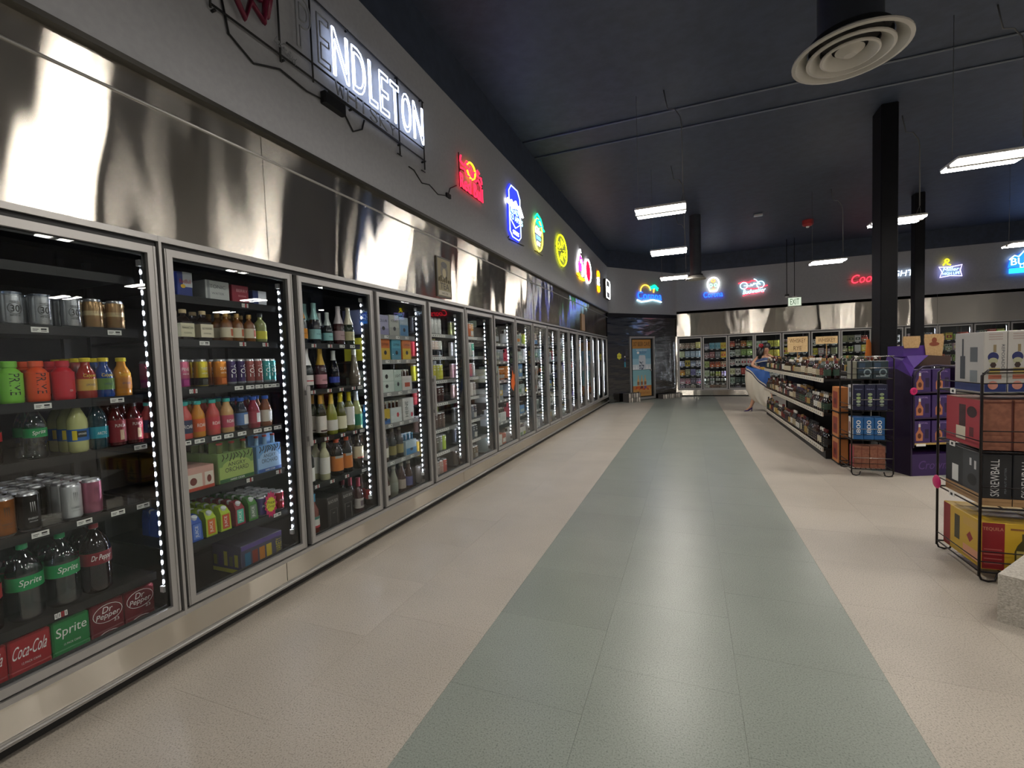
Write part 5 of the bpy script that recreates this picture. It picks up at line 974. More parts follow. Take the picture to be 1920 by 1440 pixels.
tag(obj('ceiling_sensor', B().cbox(-.09, .09, -.05, .05, 0, .04, P('#b9b9bb', .4), .01), None, (3.785, 12.05, ZC-.041)), 'small white sensor box on the dark ceiling', 'sensor')
# columns
COLM = pmat('black_column_paint', noisy('c', lin('#0c0c0f'), lin('#101013'), 10, .6)); COLM.node_tree.nodes['Principled BSDF'].inputs['Specular IOR Level'].default_value = .15
tag(obj('column', B().cbox(4.645, 4.835, 7.5, 7.82, 0, ZC, COLM, .012)), 'square black column rising behind the purple display', 'column')
tag(obj('column', B().cbox(6.66, 6.83, 12.0, 12.2, 0, ZC, COLM, .012)), 'thinner black column farther back toward the back wall', 'column')
o = obj('paper_tag', B().prism([(0, 0), (.08, .01), (.075, .2), (.055, .27), (.02, .25), (.012, .12)], -.004, 0, P('#d8782a', .6)), None, (4.563, 7.80, 1.23), -PI/2); tag(o, 'orange paper tag taped to the black column', 'paper tag')
# ================================================================== WHISKEY GONDOLA
gz = [1.0, .575, .13]; GX, GY0, GY1 = 3.8, 6.66, 11.35
r = empty('gondola_shelving', (0, 0, 0)); tag(r, 'long black store shelving full of whiskey bottles', 'shelving')
obj('back_panel', B().box(4.22, 4.27, GY0, GY1, .1, 1.06, DARK), r); obj('base', B().box(GX+.03, 4.6, GY0+.01, GY1, 0, .1, BLACK), r)
for z in gz:
    obj('shelf', B().box(GX+.006, 4.22, GY0, GY1, z-.025, z, BLACK), r)
    obj('price_rail', B().box(GX-.01, GX+.006, GY0, GY1, z-.04, z+.012, P('#cfc9ba', .5)), r); b = B()
    for q in range(44): b.box(GX-.0112, GX-.0101, GY0+.06+q*.105, GY0+.09+q*.105, z-.026, z-.006, P(['#5a5752', '#8a7a4a', '#4a4a4a'][q % 3]))
    o = obj('price_print', b, r)
for y in (GY0, (GY0+GY1)/2, GY1-.04): obj('upright', B().box(4.20, 4.29, y, y+.04, 0, 1.06, BLACK), r)
obj('far_side_shelf', B().box(4.27, 4.62, GY0, GY1, .975, 1.0, BLACK), r)
RW = random.Random(3); WK = []
LABC = [('#c9bfa6', 'cream'), ('#1d1b1a', 'black'), ('#a88c4e', 'gold'), ('#cfccc4', 'white'), ('#6a241f', 'red'), ('#2a4233', 'green'), ('#a3967a', 'tan'), ('#2c2530', 'charcoal')]
BOD = [(P('#30130a', .06, 0, .8), 'amber'), (P('#1c0a06', .06, 0, .8), 'dark brown'), (P('#0c0b0a', .06, 0, .8), 'black'), (P('#4a240e', .06, 0, .8), 'honey'), (P('#3a4238', .08, 0, .6), 'smoky green')]
PRS = [scale(SPIRIT, .95, 1.0), [(.036, 0), (.042, .006), (.043, .12), (.036, .15), (.02, .17), (.015, .18), (.015, .225)], [(.03, 0), (.034, .005), (.034, .175), (.03, .2), (.015, .225), (.014, .265)], [(.04, 0), (.046, .02), (.046, .08), (.036, .12), (.018, .16), (.014, .18), (.014, .22)]]
CAPC = ['#141312', '#8a6a3a', '#c9c4b8', '#5a1a14']
WPR = {}; CAPN = ['black', 'wooden', 'silver', 'oxblood']; PN = ['straight', 'round-shouldered', 'tall slim', 'squat bulbous']
def whisk(i, j, k, c, parts):
    kk = (i, j, k, c, parts)
    if kk not in WPR:
        WPR[kk] = simple_bottle('whiskey_bottle', PRS[i], BOD[j][0], CAPC[c], LABC[k][0], (.18, .52), parts=parts, seg=12, cap_h=.035, txt=(lambda b, r_, H: (text(b, 'WHISKEY', .036, .008, INK if LABC[k][1] not in ('black', 'charcoal', 'green', 'red') else P('#c9b88a'), 0, H*.4, wrap=r_), wquad(b, P('#8a7a5a'), r_, -.4, .4, H*.26, H*.3))) if parts else None)
    return WPR[kk]
SHN = ['top', 'middle', 'bottom']
for si, z in enumerate(gz):
    y = GY0+.055; i, j, k, c = 0, 0, 0, 0; left = 0
    while y < GY1-.05:
        if left <= 0: i, j, k, c = RW.randrange(4), RW.choice((0, 0, 1, 1, 2, 2, 3, 4)), RW.randrange(8), RW.randrange(4); left = RW.choice((1, 2, 2, 3))
        p = whisk(i, j, k, c, y < 9.2); stp = 2*p.r+.008; left -= 1
        for row in range(2 if si < 2 else 1):
            put(p, (GX+.02+p.r+row*(2*p.r+.01), y+p.r*.5, z+.0006), PI, '%s %s whiskey bottle, %s label, %s cap, %s gondola shelf' % (['front', 'second-row'][row], BOD[j][1]+' '+PN[i], LABC[k][1], CAPN[c], SHN[si]), 'whiskey bottles on the gondola')
        y += stp
y = GY0+.1
while y < GY1-.1:
    i, j, k, c = RW.randrange(4), RW.randrange(5), RW.randrange(8), RW.randrange(4); p = whisk(i, j, k, c, False)
    put(p, (4.40, y, 1.0006), 0, '%s whiskey bottle, %s label, %s cap, far top ledge of the gondola' % (BOD[j][1]+' '+PN[i], LABC[k][1], CAPN[c]), 'whiskey bottles on the gondola'); y += .12
# cardboard signs above the gondola
def csign(x0, x1, z0, z1, lines, y, label):
    r = empty('cardboard_sign', ((x0+x1)/2, y, 0)); tag(r, label, 'sign', 'cardboard shelf signs'); hw = (x1-x0)/2
    obj('board', B().box(-hw, hw, 0, .006, z0, z1, pmat('sign_card', noisy('k', lin('#c9a878'), lin('#d6b98a'), 30, .8))), r); t = B(); n = len(lines)
    for i, s_ in enumerate(lines):
        tt = B(); text(tt, s_, hw*(1.6 if len(s_) > 4 else .8), (z1-z0)/n*.55, INK); zc = z1-(z1-z0)*(i+.5)/n
        t.add([(v[1], -.0008, v[2]+zc) for v in tt.v], tt.f, P('#6a4a2a', .7))
    obj('letters', t, r); obj('stick', B().box(-.008, .008, .006, .014, 1.003, z0+.08, P('#9a7a52', .7)), r)
csign(3.915, 4.228, 1.345, 1.62, ('WHISKEY', 'RYE'), 9.5, 'two-line brown cardboard sign standing over the whiskey shelves')
csign(4.35, 4.675, 1.475, 1.605, ('WHISKEY',), 9.5, 'single-line pale cardboard sign over the whiskey shelves')
# ================================================================== END RACK BESIDE THE GONDOLA
WIREB = P('#1a1416', .4, .3); CHR = P('#b9b6b2', .25, .8)
def rack(x0, x1, y0, y1, zs, top, label, tier_rails=(.05, .1, .15), chrome=True):
    r = empty('wire_rack', (x0, y0, 0)); tag(r, label, 'wire rack', 'wire display racks'); w_, d_ = x1-x0, y1-y0
    for (a, c) in ((0, 0), (w_, 0), (0, d_), (w_, d_)): obj('post', B().tube([(a, c, .03), (a, c, top-.03), (a+(.03 if a == 0 else -.03), c, top)], .007, WIREB, 6), r)
    for a, c, s in ((0, 0, 1), (w_, 0, -1), (0, d_, 1)): obj('foot_loop', B().tube([(a, c, .04), (a+s*.01, c, .012), (a+s*.04, c, .005), (a+s*.07, c, .012), (a+s*.08, c, .05)], .006, WIREB, 6), r)
    for z in zs:
        b = B().tube([(0, 0, z), (w_, 0, z), (w_, d_, z), (0, d_, z)], .006, WIREB, 6, True)
        for q in range(1, 8): b.tube([(w_*q/8, 0, z), (w_*q/8, d_, z)], .003, WIREB, 4)
        obj('tier', b, r); b = B()
        for k_, h in enumerate(tier_rails): b.tube([(w_, 0, z+h), (0, 0, z+h), (0, d_, z+h)] if k_ % 2 == 0 else [(0, 0, z+h), (w_, 0, z+h)], .0035, WIREB if not (chrome and k_ == len(tier_rails)-1) else CHR, 5)
        obj('guard_rail', b, r)
    b = B().tube([(w_, 0, top), (.03, 0, top)], .006, WIREB if not chrome else CHR, 6); obj('top_rail', b, r)
    return r
ez = [1.035, .70, .385, .075]
rack(3.87, 4.235, 5.84, 6.24, ez, 1.275, 'black wire rack of gift boxes at the gondola end', (.06, .12))
def put1(p, loc, rz, label, group): return put(p, loc, rz, label, group)
FY = -PI/2      # front of a carton facing -y
def gx(wy, dx, h, col, deco=None, mat=None, side=None, nm='gift_box'): return carton(nm, wy, dx, h, col, deco, side, None, True, 'box', .003, mat)
def e4(t, x, wy, h):
    quad(t, P('#31475e'), -wy*.42, wy*.0, h*.45, h*.9, x); disc(t, P('#8fa3a8'), .02, h*.35, wy*.26, h*.22, x+.0005); disc(t, P('#2a3a44'), .02, h*.35, wy*.18, h*.14, x+.001); text(t, 'BOURBON', wy*.6, h*.08, P('#c3cdd2'), 0, h*.14, x+.0005)
for q in range(2): put1(gx(.13, .15, .185, '#23343c', e4), (3.993+q*.135, 5.93, 1.042), FY, 'slate gift box, top tier of the gondola end rack, '+ordn(q+1)+' from the aisle', 'gift boxes on the end rack')
put1(gx(.05, .14, .19, '#8a8a7a'), (3.90, 5.94, 1.042), FY, 'thin grey gift box on the top tier of the gondola end rack', 'gift boxes on the end rack')
def ln(t, wy, dx, h): sq(t, P('#d8d4cf'), -dx/2+.004, dx/2-.004, .004, h-.004, -wy/2-.0006); sq(t, P('#4a4a50'), -dx*.32, dx*.32, h*.2, h*.88, -wy/2-.001); sq(t, P('#9aa0a4'), -dx*.2, dx*.1, h*.5, h*.7, -wy/2-.0014)
def nv(t, x, wy, h):
    for q, c in enumerate(('#8a9a7a', '#9ab06a', '#a8b89a', '#9aa89a')): disc(t, P(c), 0, h*(.62-.14*q), wy*.2, h*.055, x)
    text(t, 'TEQUILA', wy*.7, h*.05, P('#8a93b5'), 0, h*.82, x)
for q in range(3): put1(gx(.098, .16, .27, '#14193a', nv, None, ln if q == 0 else None), (3.935+q*.102, 5.935, .707), FY, 'navy gift box with pale dots on the end rack, '+ordn(q+1)+' from the aisle', 'gift boxes on the end rack')
def n18(t, x, wy, h): text(t, 'I800', h*.66, wy*.42, WHT, 0, h*.54, x, rot=PI/2)
def n18s(t, wy, dx, h): sq(t, P('#cfcbc4'), -dx/2+.004, dx/2-.004, .004, h-.004, -wy/2-.0006); t.add([(dx*.1+.03*math.cos(2*PI*q/12), -wy/2-.001, h*.6+.04*math.sin(2*PI*q/12)) for q in range(12)], [tuple(range(12))], P('#6a5a52')); sq(t, P('#7a3a3a'), -dx*.4, -dx*.15, h*.3, h*.75, -wy/2-.001)
for q in range(3): put1(gx(.09, .16, .235, '#1c5a94', n18, None, n18s if q == 0 else None), (3.935+q*.093, 5.935, .392), FY, 'blue gift box with tall white numerals on the end rack, '+ordn(q+1)+' from the aisle', 'gift boxes on the end rack')
def wside(t, wy, dx, h): sq(t, P('#8f2430'), -dx/2+.004, dx/2-.004, .004, h-.004, -wy/2-.0006); sq(t, P('#2a1214'), -dx*.1, dx*.12, h*.35, h*.9, -wy/2-.001); sq(t, P('#d8cdb8'), -dx*.16, dx*.16, h*.12, h*.38, -wy/2-.0014)
def wface(t, x, wy, h): quad(t, P('#6a2a1e'), -wy*.02, wy*.02, 0, h, x); quad(t, P('#6a2a1e'), -wy/2, wy/2, h*.86, h*.88, x)
for q in range(2): put1(gx(.135, .15, .235, '#9a5a3c', wface, WOODP, wside if q == 0 else None), (3.965+q*.14, 5.93, .082), FY, 'wood-printed gift box on the lowest tier of the end rack, '+ordn(q+1)+' from the aisle', 'gift boxes on the end rack')
# orange boxed bottles stacked at the gondola corner
def ob(t, x, wy, h): quad(t, P('#8a2f22'), -wy*.38, wy*.38, h*.12, h*.82, x); disc(t, P('#5a1410'), 0, h*.4, wy*.22, h*.14, x+.0006)
obp = gx(.245, .10, .285, '#c07a42', ob)
r = empty('box_stand', (3.88, 6.32, 0)); tag(r, 'slim black stand of orange boxes at the gondola corner', 'stand')
for i, z in enumerate((.02, .325, .63)): obj('tray', B().box(-.004, .12, 0, .32, z-.012, z, BLACK), r)
obj('back', B().box(.12, .13, 0, .32, 0, .93, BLACK), r)
for i, z in enumerate((.02, .325, .63)): put1(obp, (3.932, 6.48, z+.0006), PI, 'orange whiskey box, %s of the corner stack' % ['lowest', 'middle', 'topmost'][i], 'orange boxes at the gondola corner')
# ================================================================== PURPLE DISPLAY
PUR = P('#321a50', .45); PURD = P('#1e0d30', .5); PURL = P('#46257a', .4)
DR = .38; DO = Vector((4.426, 5.932, 0)); MD = Matrix.Translation(DO) @ Matrix.Rotation(DR, 4, 'Z')
r = empty('floor_display', DO, DR); tag(r, 'purple cardboard floor display with tan header cards', 'display')
obj('side_panel', B().prism([(0, 0), (.31, 0), (.31, 1.13), (.18, 1.13), (.0, 1.05)], -.016, 0, PURD), r)
obj('side_crest', B().add([(-.016, 0, 1.05), (-.016, .18, 1.13), (-.016, .31, 1.13), (-.03, .31, 1.21), (-.01, .12, 1.22), (.03, .02, 1.14), (.2, .04, 1.27), (.02, .1, 1.27), (-.02, .3, 1.27)], [(0, 1, 4, 5), (1, 2, 3, 4), (5, 4, 7, 6), (4, 3, 8, 7)], PURL), r)
obj('header_box', B().box(-.015, .22, .1, .3, 1.26, 1.375, PURL), r)
obj('right_panel', B().box(.445, .46, .0, .31, 0, 1.13, PURD), r); obj('back_panel', B().box(0, .445, .295, .31, 0, 1.26, PURD), r)
obj('base', B().box(0, .445, .0, .295, 0, .23, PUR), r); t = B(); tt = B(); text(tt, 'Crown', .3, .09, INK, shear=.2); t.add([(v[1]+.22, -.001, v[2]+.115) for v in tt.v], tt.f, P('#573a78', .4)); obj('base_lettering', t, r)
dz = [.345, .615, .885]
for i, z in enumerate(dz): obj('shelf', B().box(.002, .444, .004 if i else -.012, .294, z-.014, z, P('#a88a4a', .6) if i == 0 else P('#2c1838', .5)), r)
obj('arch', B().tube([(.006, -.004, .3), (.006, -.004, 1.02), (.03, -.004, 1.10), (.1, -.004, 1.15), (.25, -.004, 1.16), (.44, -.004, 1.14)], .012, PURD, 6).prism([(.1, 1.16), (.445, 1.14), (.445, 1.25), (.2, 1.27)], 0, .004, P('#3f2a22', .7), M=Matrix(((0, 1, 0, 0), (1, 0, 0, .05), (0, 0, 1, 0), (0, 0, 0, 1)))), r)
obj('shelf_ticket', B().box(.03, .13, -.0135, -.0125, .318, .343, TAGW), r)
def hdr(x0, x1, z0, z1, fig):
    b = B().prism([(x0+.02, z0), (x1-.02, z0), (x1, z1-.06), (x1-.005, z1), (x0+.005, z1), (x0, z1-.06)], 0, .006, CARD); b.v = [(v[1], v[0]+.09, v[2]) for v in b.v]; o = obj('header_card', b, r)
    if fig:
        t = B(); xc = (x0+x1)/2
        for (zz, a, c_) in ((1.425, .028, .03), (1.385, .055, .022)): t.add([(xc+a*math.cos(2*PI*q/14), .0885, zz+c_*math.sin(2*PI*q/14)) for q in range(14)], [tuple(range(14))], P('#7a3a22', .7))
        obj('printed_crest', t, o)
hdr(-.03, .16, 1.35, 1.475, False); hdr(.20, .41, 1.25, 1.49, True)
def cr(t, x, wy, h):
    y = -wy*.12; m = P('#b5714a'); t.add([(x, y-.035, h*.1), (x, y+.035, h*.1), (x, y+.038, h*.42), (x, y+.012, h*.6), (x, y+.01, h*.74), (x, y-.01, h*.74), (x, y-.012, h*.6), (x, y-.038, h*.42)], [tuple(range(8))], m); disc(t, P('#5a2a1c'), y, h*.32, .02, h*.12, x+.0006); quad(t, P('#d8d2c8'), y-.011, y+.011, h*.72, h*.86, x+.0006); quad(t, P('#241238'), wy*.18, wy*.4, h*.2, h*.62, x)
    text(t, 'ROYAL', wy*.5, h*.07, P('#a890c9'), wy*.1, h*.9, x)
crp = gx(.19, .2, .235, '#3a2560', cr)
for i, z in enumerate(dz):
    for q in range(2): put1(crp, MD @ Vector((.115+q*.205, .12, z+.0006)), FY+DR, 'purple whisky gift box, %s shelf, %s side of the purple display' % (['lowest', 'middle', 'top'][i], ['rosette', 'far'][q]), 'purple gift boxes in the display')
o = obj('price_rosette', B().lathe([(.04, 0), (.035, .006), (0, .008)], P('#d0186a', .5), 11, M=Matrix.Rotation(PI/2, 4, 'X')).lathe([(.02, .008), (0, .011)], P('#a01050', .5), 9, M=Matrix.Rotation(PI/2, 4, 'X')), None, MD @ Vector((-.005, -.017, .90)), DR); tag(o, 'small pink rosette on the edge of the purple display', 'sale tag')
# ================================================================== FRONT WIRE RACK
fz = [1.085, .755, .435, .06]
rack(3.79, 4.62, 3.34, 3.82, [1.078, .75, .43, .058], 1.215, 'large black wire rack of spirit cases by the aisle', (.06, .12), False)
def bot_side(t, wy, dx, h, c1, c2): sq(t, P(c1), -dx/2+.004, dx/2-.004, .004, h-.004, -wy/2-.0006); sq(t, P(c2), -dx*.12, dx*.06, h*.35, h*.85, -wy/2-.001)
def vod(t, x, wy, h):
    quad(t, P('#22336e'), -wy/2+.003, wy/2-.003, .003, h*.14, x)
    disc(t, P('#232a5e'), -.01, h*.58, wy*.24, h*.08, x); disc(t, P('#a8a88a'), -.01, h*.52, wy*.2, h*.05, x+.0006); disc(t, P('#3a2a24'), -.01, h*.45, wy*.14, h*.05, x+.0008, 6); quad(t, P('#b5a05a'), -wy*.28, wy*.2, h*.3, h*.4, x); quad(t, P('#b56a52'), -wy*.3, wy*.26, h*.22, h*.29, x); disc(t, P('#c98a7a'), -.01, h*.12, wy*.22, h*.07, x+.0006); text(t, 'REPOSADO', h*.4, wy*.13, P('#2a3040'), wy*.32, h*.58, x, rot=-PI/2); quad(t, P('#8a7a5a'), -wy*.1, wy*.03, h*.66, h*.78, x)
    for q in range(3): quad(t, P('#a89a94'), -wy*.3, wy*.3, h*(.86+.04*q), h*(.88+.04*q), x)
def vods(t, wy, dx, h):
    sq(t, P('#22336e'), -dx/2+.003, dx/2-.003, .003, h*.14, -wy/2-.0006); sq(t, P('#3a3f44'), -dx*.3, -dx*.12, h*.2, h*.6, -wy/2-.0006); sq(t, P('#3a3f44'), -dx*.24, -dx*.18, h*.6, h*.9, -wy/2-.0006); sq(t, P('#5a5f62'), dx*.05, dx*.3, h*.5, h*.75, -wy/2-.0006); sq(t, P('#7a8284'), dx*.05, dx*.3, h*.16, h*.36, -wy/2-.0006); text_side = None
vp = gx(.10, .30, .345, '#b9b6b0', vod, None, vods, 'spirit_case'); vflap = B().box(-.15, .15, -.04, .045, .345, .352, P('#a8a294', .7))
for q in range(6):
    o = put1(vp, (3.81+.05+q*.103, 3.52, 1.086), FY, 'white tequila carton with blue foot on the rack top, '+ordn(q+1)+' from the aisle', 'tequila cartons on the rack top')
def bs_(t, wy, dx, h): bot_side(t, wy, dx, h, '#a8303c', '#3a1216'); sq(t, P('#d8cdb5'), -dx*.2, dx*.06, h*.1, h*.38, -wy/2-.0014); t.add([(dx*.22+dx*.13*math.cos(2*PI*q/14), -wy/2-.0014, h*.72+h*.12*math.sin(2*PI*q/14)) for q in range(14)], [tuple(range(14))], P('#33151a')); sq(t, P('#5a1a22'), dx*.16, dx*.27, h*.2, h*.4, -wy/2-.0012)
bwp = gx(.128, .40, .285, '#8a4a34', lambda t, x, wy, h: (quad(t, P('#4a1a12'), wy/2-.008, wy/2, 0, h, x), quad(t, P('#5a2418'), -wy/2, wy/2, h*.94, h*.96, x)), WOODP, bs_, 'spirit_case')
for q in range(6): put1(bwp, (3.81+.066+q*.132, 3.57, .757), FY, 'wood-printed spirit case with red end on the second tier, '+ordn(q+1)+' from the aisle', 'wood-printed cases')
def sk(t, x, wy, h): text(t, 'SKREWBALL', h*.72, wy*.3, P('#c9c9c9'), -.01, h*.55, x, rot=PI/2); text(t, 'PEANUT BUTTER', h*.5, wy*.07, P('#6a7076'), wy*.28, h*.5, x, rot=PI/2); quad(t, P('#a8845a'), -wy/2, wy/2, 0, h*.16, x+.0004)
def sks(t, wy, dx, h): sq(t, P('#3a3c40'), dx*.0, dx/2-.004, h*.2, h-.004, -wy/2-.0006); sq(t, P('#a8845a'), -dx/2+.004, dx/2-.004, 0, h*.2, -wy/2-.001); sq(t, P('#d8d8d4'), -dx*.3, -dx*.12, h*.25, h*.6, -wy/2-.001); t.add([(dx*.25+dx*.12*math.cos(2*PI*q/14), -wy/2-.0014, h*.42+h*.12*math.sin(2*PI*q/14)) for q in range(14)], [tuple(range(14))], P('#1a1a1c')); sq(t, P('#c9c9c9'), dx*.18, dx*.23, h*.7, h*.85, -wy/2-.0012); sq(t, P('#c9c9c9'), dx*.3, dx*.35, h*.65, h*.82, -wy/2-.0012)
skp = gx(.128, .40, .295, '#1b1c20', sk, None, sks, 'spirit_case')
for q in range(6): put1(skp, (3.81+.066+q*.132, 3.57, .437), FY, 'black spirit case with tall white lettering on the third tier, '+ordn(q+1)+' from the aisle', 'black lettered cases')
def yw(t, x, wy, h):
    quad(t, P('#8a1f24'), -wy/2+.002, -wy*.12, .003, h-.003, x); text(t, 'TEQUILA', wy*.34, h*.08, P('#c98a6a'), -wy*.31, h*.86, x+.0004)
    for q in range(4): quad(t, P('#b5605a'), -wy*.46, -wy*.16, h*(.12+.1*q), h*(.14+.1*q), x+.0004)
    y = wy*.2; t.add([(x, y-.04, h*.1), (x, y+.04, h*.1), (x, y+.042, h*.42), (x, y+.03, h*.55), (x, y+.011, h*.66), (x, y+.011, h*.8), (x, y-.011, h*.8), (x, y-.011, h*.66), (x, y-.03, h*.55), (x, y-.042, h*.42)], [tuple(range(10))], P('#4a4420')); quad(t, P('#b5a45a'), y-.034, y+.034, h*.24, h*.44, x+.0006); quad(t, P('#8a5a2a'), y-.06, y+.05, h*.86, h*.9, x)
def yws(t, wy, dx, h): sq(t, P('#8a1f24'), -dx/2+.003, -dx*.3, .003, h-.003, -wy/2-.0006); sq(t, P('#3a3418'), -dx*.18, -dx*.04, h*.3, h*.85, -wy/2-.0006); t.add([(dx*.22, -wy/2-.0006, h*.4), (dx*.3, -wy/2-.0006, h*.52), (dx*.22, -wy/2-.0006, h*.64), (dx*.14, -wy/2-.0006, h*.52)], [(0, 1, 2, 3)], P('#8a1f24')); sq(t, P('#d89a7a'), dx*.05, dx*.42, h*.08, h*.3, -wy/2-.0006); sq(t, P('#c9a24a'), dx*.05, dx*.42, h*.74, h*.92, -wy/2-.0006)
ywp = gx(.265, .42, .275, '#c9a32a', yw, None, yws, 'spirit_case')
for q in range(3): put1(ywp, (3.81+.135+q*.268, 3.58, .065), FY, 'yellow and red tequila case on the lowest tier, '+ordn(q+1)+' from the aisle', 'yellow cases on the lowest tier')
o = obj('price_rosette', B().lathe([(.042, -.006), (.046, 0), (.036, .008), (0, .01)], P('#d0186a', .5), 11, M=Matrix.Rotation(-PI/2, 4, 'Y')), None, (3.778, 3.80, .46)); tag(o, 'pink paper rosette on the post of the large wire rack', 'sale tag')
for z in (1.078, .75, .43):
    o = obj('shelf_ticket', B().box(-.001, .001, -.03, .03, -.015, .015, TAGW).box(-.0016, -.001, -.012, .012, -.008, .008, INK), None, (3.781, 3.62, z-.0), 0); tag(o, 'white price ticket hung on the side of the large wire rack', 'price ticket', 'tickets on the large wire rack')
tag(obj('stone_block', B().add([(3.646, 2.872, 0), (4.6, 2.30, 0), (4.95, 2.85, 0), (4.0, 3.3, 0), (3.646, 2.872, .238), (4.6, 2.30, .238), (4.95, 2.85, .238), (4.0, 3.3, .238)], [(3, 2, 1, 0), (4, 5, 6, 7), (0, 1, 5, 4), (1, 2, 6, 5), (2, 3, 7, 6), (3, 0, 4, 7)], CONC)), 'low beige speckled stone block beside the large wire rack', 'block')
# ================================================================== PERSON
SKIN = P('#b98a6e', .5); HAIR = P('#0d0b0b', .4); NAVY = P('#1d3560', .6); BLUE = P('#1f4f94', .6); WHITEC = P('#cfc8b8', .7); SASH = P('#b8963a', .6)
px, py = 3.86, 11.95
def skinned(name, V, Eg, root, mat, parent, sub=2):
    me = bpy.data.meshes.new(name); me.from_pydata([v[:3] for v in V], Eg, []); me.materials.append(mat); o = bpy.data.objects.new(name, me); COL.objects.link(o)
    if parent: o.parent = parent
    m = o.modifiers.new('skin', 'SKIN'); m.use_smooth_shade = True
    for i, v in enumerate(V):
        r_ = v[3]; me.skin_vertices[0].data[i].radius = (r_, v[4] if len(v) > 4 else r_); me.skin_vertices[0].data[i].use_root = (i == root)
    sb = o.modifiers.new('smooth', 'SUBSURF'); sb.levels = sub; sb.render_levels = sub
    return o
V = []; Eg = []
def vtx(x, y, z, r, r2=None, link=None):
    V.append((x, y, z, r, r2 or r)); i = len(V)-1
    if link is not None: Eg.append((link, i))
    return i
pel = vtx(-.05, 0, .93, .12, .11); wa = vtx(-.02, 0, 1.03, .10, .09, pel); ch = vtx(.015, 0, 1.17, .12, .10, wa); nk0 = vtx(.035, -.01, 1.27, .075, .07, ch); nk = vtx(.035, -.02, 1.33, .045, .045, nk0); hd0 = vtx(.035, -.035, 1.40, .068, .075, nk); hd = vtx(.04, -.03, 1.48, .078, .085, hd0); ht = vtx(.04, -.02, 1.54, .05, .055, hd)
# legs
def leg(s, toe):
    hp = vtx(s*.085, 0, .86, .082, None, pel); kn = vtx(s*.085+toe[0]*.35, toe[1]*.2-.02, .5, .062, None, hp); cf = vtx(s*.085+toe[0]*.6, toe[1]*.5, .33, .055, None, kn); an = vtx(s*.085+toe[0], toe[1], .105, .032, None, cf)
    a = vtx(s*.085+toe[0]-.05, toe[1]-.01, .06, .03, .026, an); vtx(s*.085+toe[0]-.11, toe[1]-.02, .025, .024, .018, a)
leg(-1, (-.20, -.10)); leg(.1, (.20, .08))
# arms: one hand on the hip, the other reaching toward the shelf
def hand(w_, d, n, u):
    p = vtx(*(Vector(V[w_][:3])+d*.05), .026, .018, w_); pv = Vector(V[p][:3])
    for k in range(4):
        o_ = (k-1.5)*.017; L_ = (.05, .058, .055, .043)[k]
        a = vtx(*(pv+d*.03+u*o_), .0095, None, p); b_ = vtx(*(pv+d*(.03+L_*.6)+u*o_*1.15+n*.006), .0085, None, a); vtx(*(pv+d*(.03+L_)+u*o_*1.2+n*.02), .0075, None, b_)
    wv = Vector(V[w_][:3]); a = vtx(*(wv+d*.025-u*.03), .0105, None, w_); vtx(*(wv+d*.055-u*.05+n*.01), .0085, None, a)
sh = vtx(-.13, -.01, 1.235, .052, None, ch); el = vtx(-.25, -.06, 1.08, .04, None, sh); wr = vtx(-.15, -.13, 1.0, .026, None, el); hand(wr, Vector((.8, .3, -.2)).normalized(), Vector((0, -1, 0)), Vector((0, -.2, -1)).normalized())
sh = vtx(.17, -.01, 1.235, .052, None, ch); el = vtx(.25, -.16, 1.20, .04, None, sh); wr = vtx(.10, -.27, 1.27, .026, None, el); hand(wr, Vector((-.6, -.5, .3)).normalized(), Vector((0, -1, 0)), Vector((0, .3, -1)).normalized())
person = empty('person', (px, py, 0)); tag(person, 'person in navy off-shoulder top and flowing blue and white skirt, red flower in dark hair', 'person')
skinned('body', V, Eg, 0, SKIN, person)
face = B()
for s in (-1, 1): face.lathe([(.0, -.006), (.011, 0), (0, .006)], P('#e8e4de', .3), 8, (.04+s*.03, -.108, 1.455)); face.lathe([(0, -.004), (.006, 0), (0, .004)], INK, 8, (.04+s*.03, -.116, 1.455)); face.tube([(.04+s*.018, -.115, 1.475), (.04+s*.045, -.108, 1.476)], .004, HAIR, 5)
obj('eyes', face, person); obj('nose', B().add([(.03, -.108, 1.425), (.05, -.108, 1.425), (.04, -.13, 1.428), (.04, -.112, 1.46)], [(0, 1, 2), (1, 3, 2), (3, 0, 2)], SKIN, True), person); obj('mouth', B().tube([(.018, -.106, 1.395), (.04, -.113, 1.392), (.062, -.106, 1.395)], .006, P('#8a2f33', .5), 6), person)
hb = []; HV = B()
HV.lathe([(0, -.11), (.07, -.09), (.098, -.02), (.10, .04), (.075, .095), (.03, .115), (0, .117)], HAIR, 16, M=Matrix.Translation((.045, -.0, 1.475)) @ Matrix.Rotation(.25, 4, 'X')); HV.lathe([(0, -.32), (.05, -.28), (.085, -.15), (.09, 0), (.06, .06), (0, .07)], HAIR, 14, M=Matrix.Translation((-.03, .03, 1.44)) @ Matrix.Rotation(.25, 4, 'Y')); HV.tube([(-.02, -.07, 1.46), (-.07, -.09, 1.34), (-.10, -.09, 1.22)], .04, HAIR, 8)
obj('hair', HV, person)
fb = B()
for q in range(6): fb.lathe([(0, -.018), (.026, -.006), (.03, .004), (0, .018)], P('#b3202f', .6), 8, (-.06+.03*math.cos(q), -.06, 1.52+.03*math.sin(q)))
obj('hair_flower', fb, person)
tb = B(); tb.lathe([(.115, 1.0), (.125, 1.06), (.15, 1.14), (.165, 1.20)], NAVY, 20, (.0, 0, 0))
n = 24
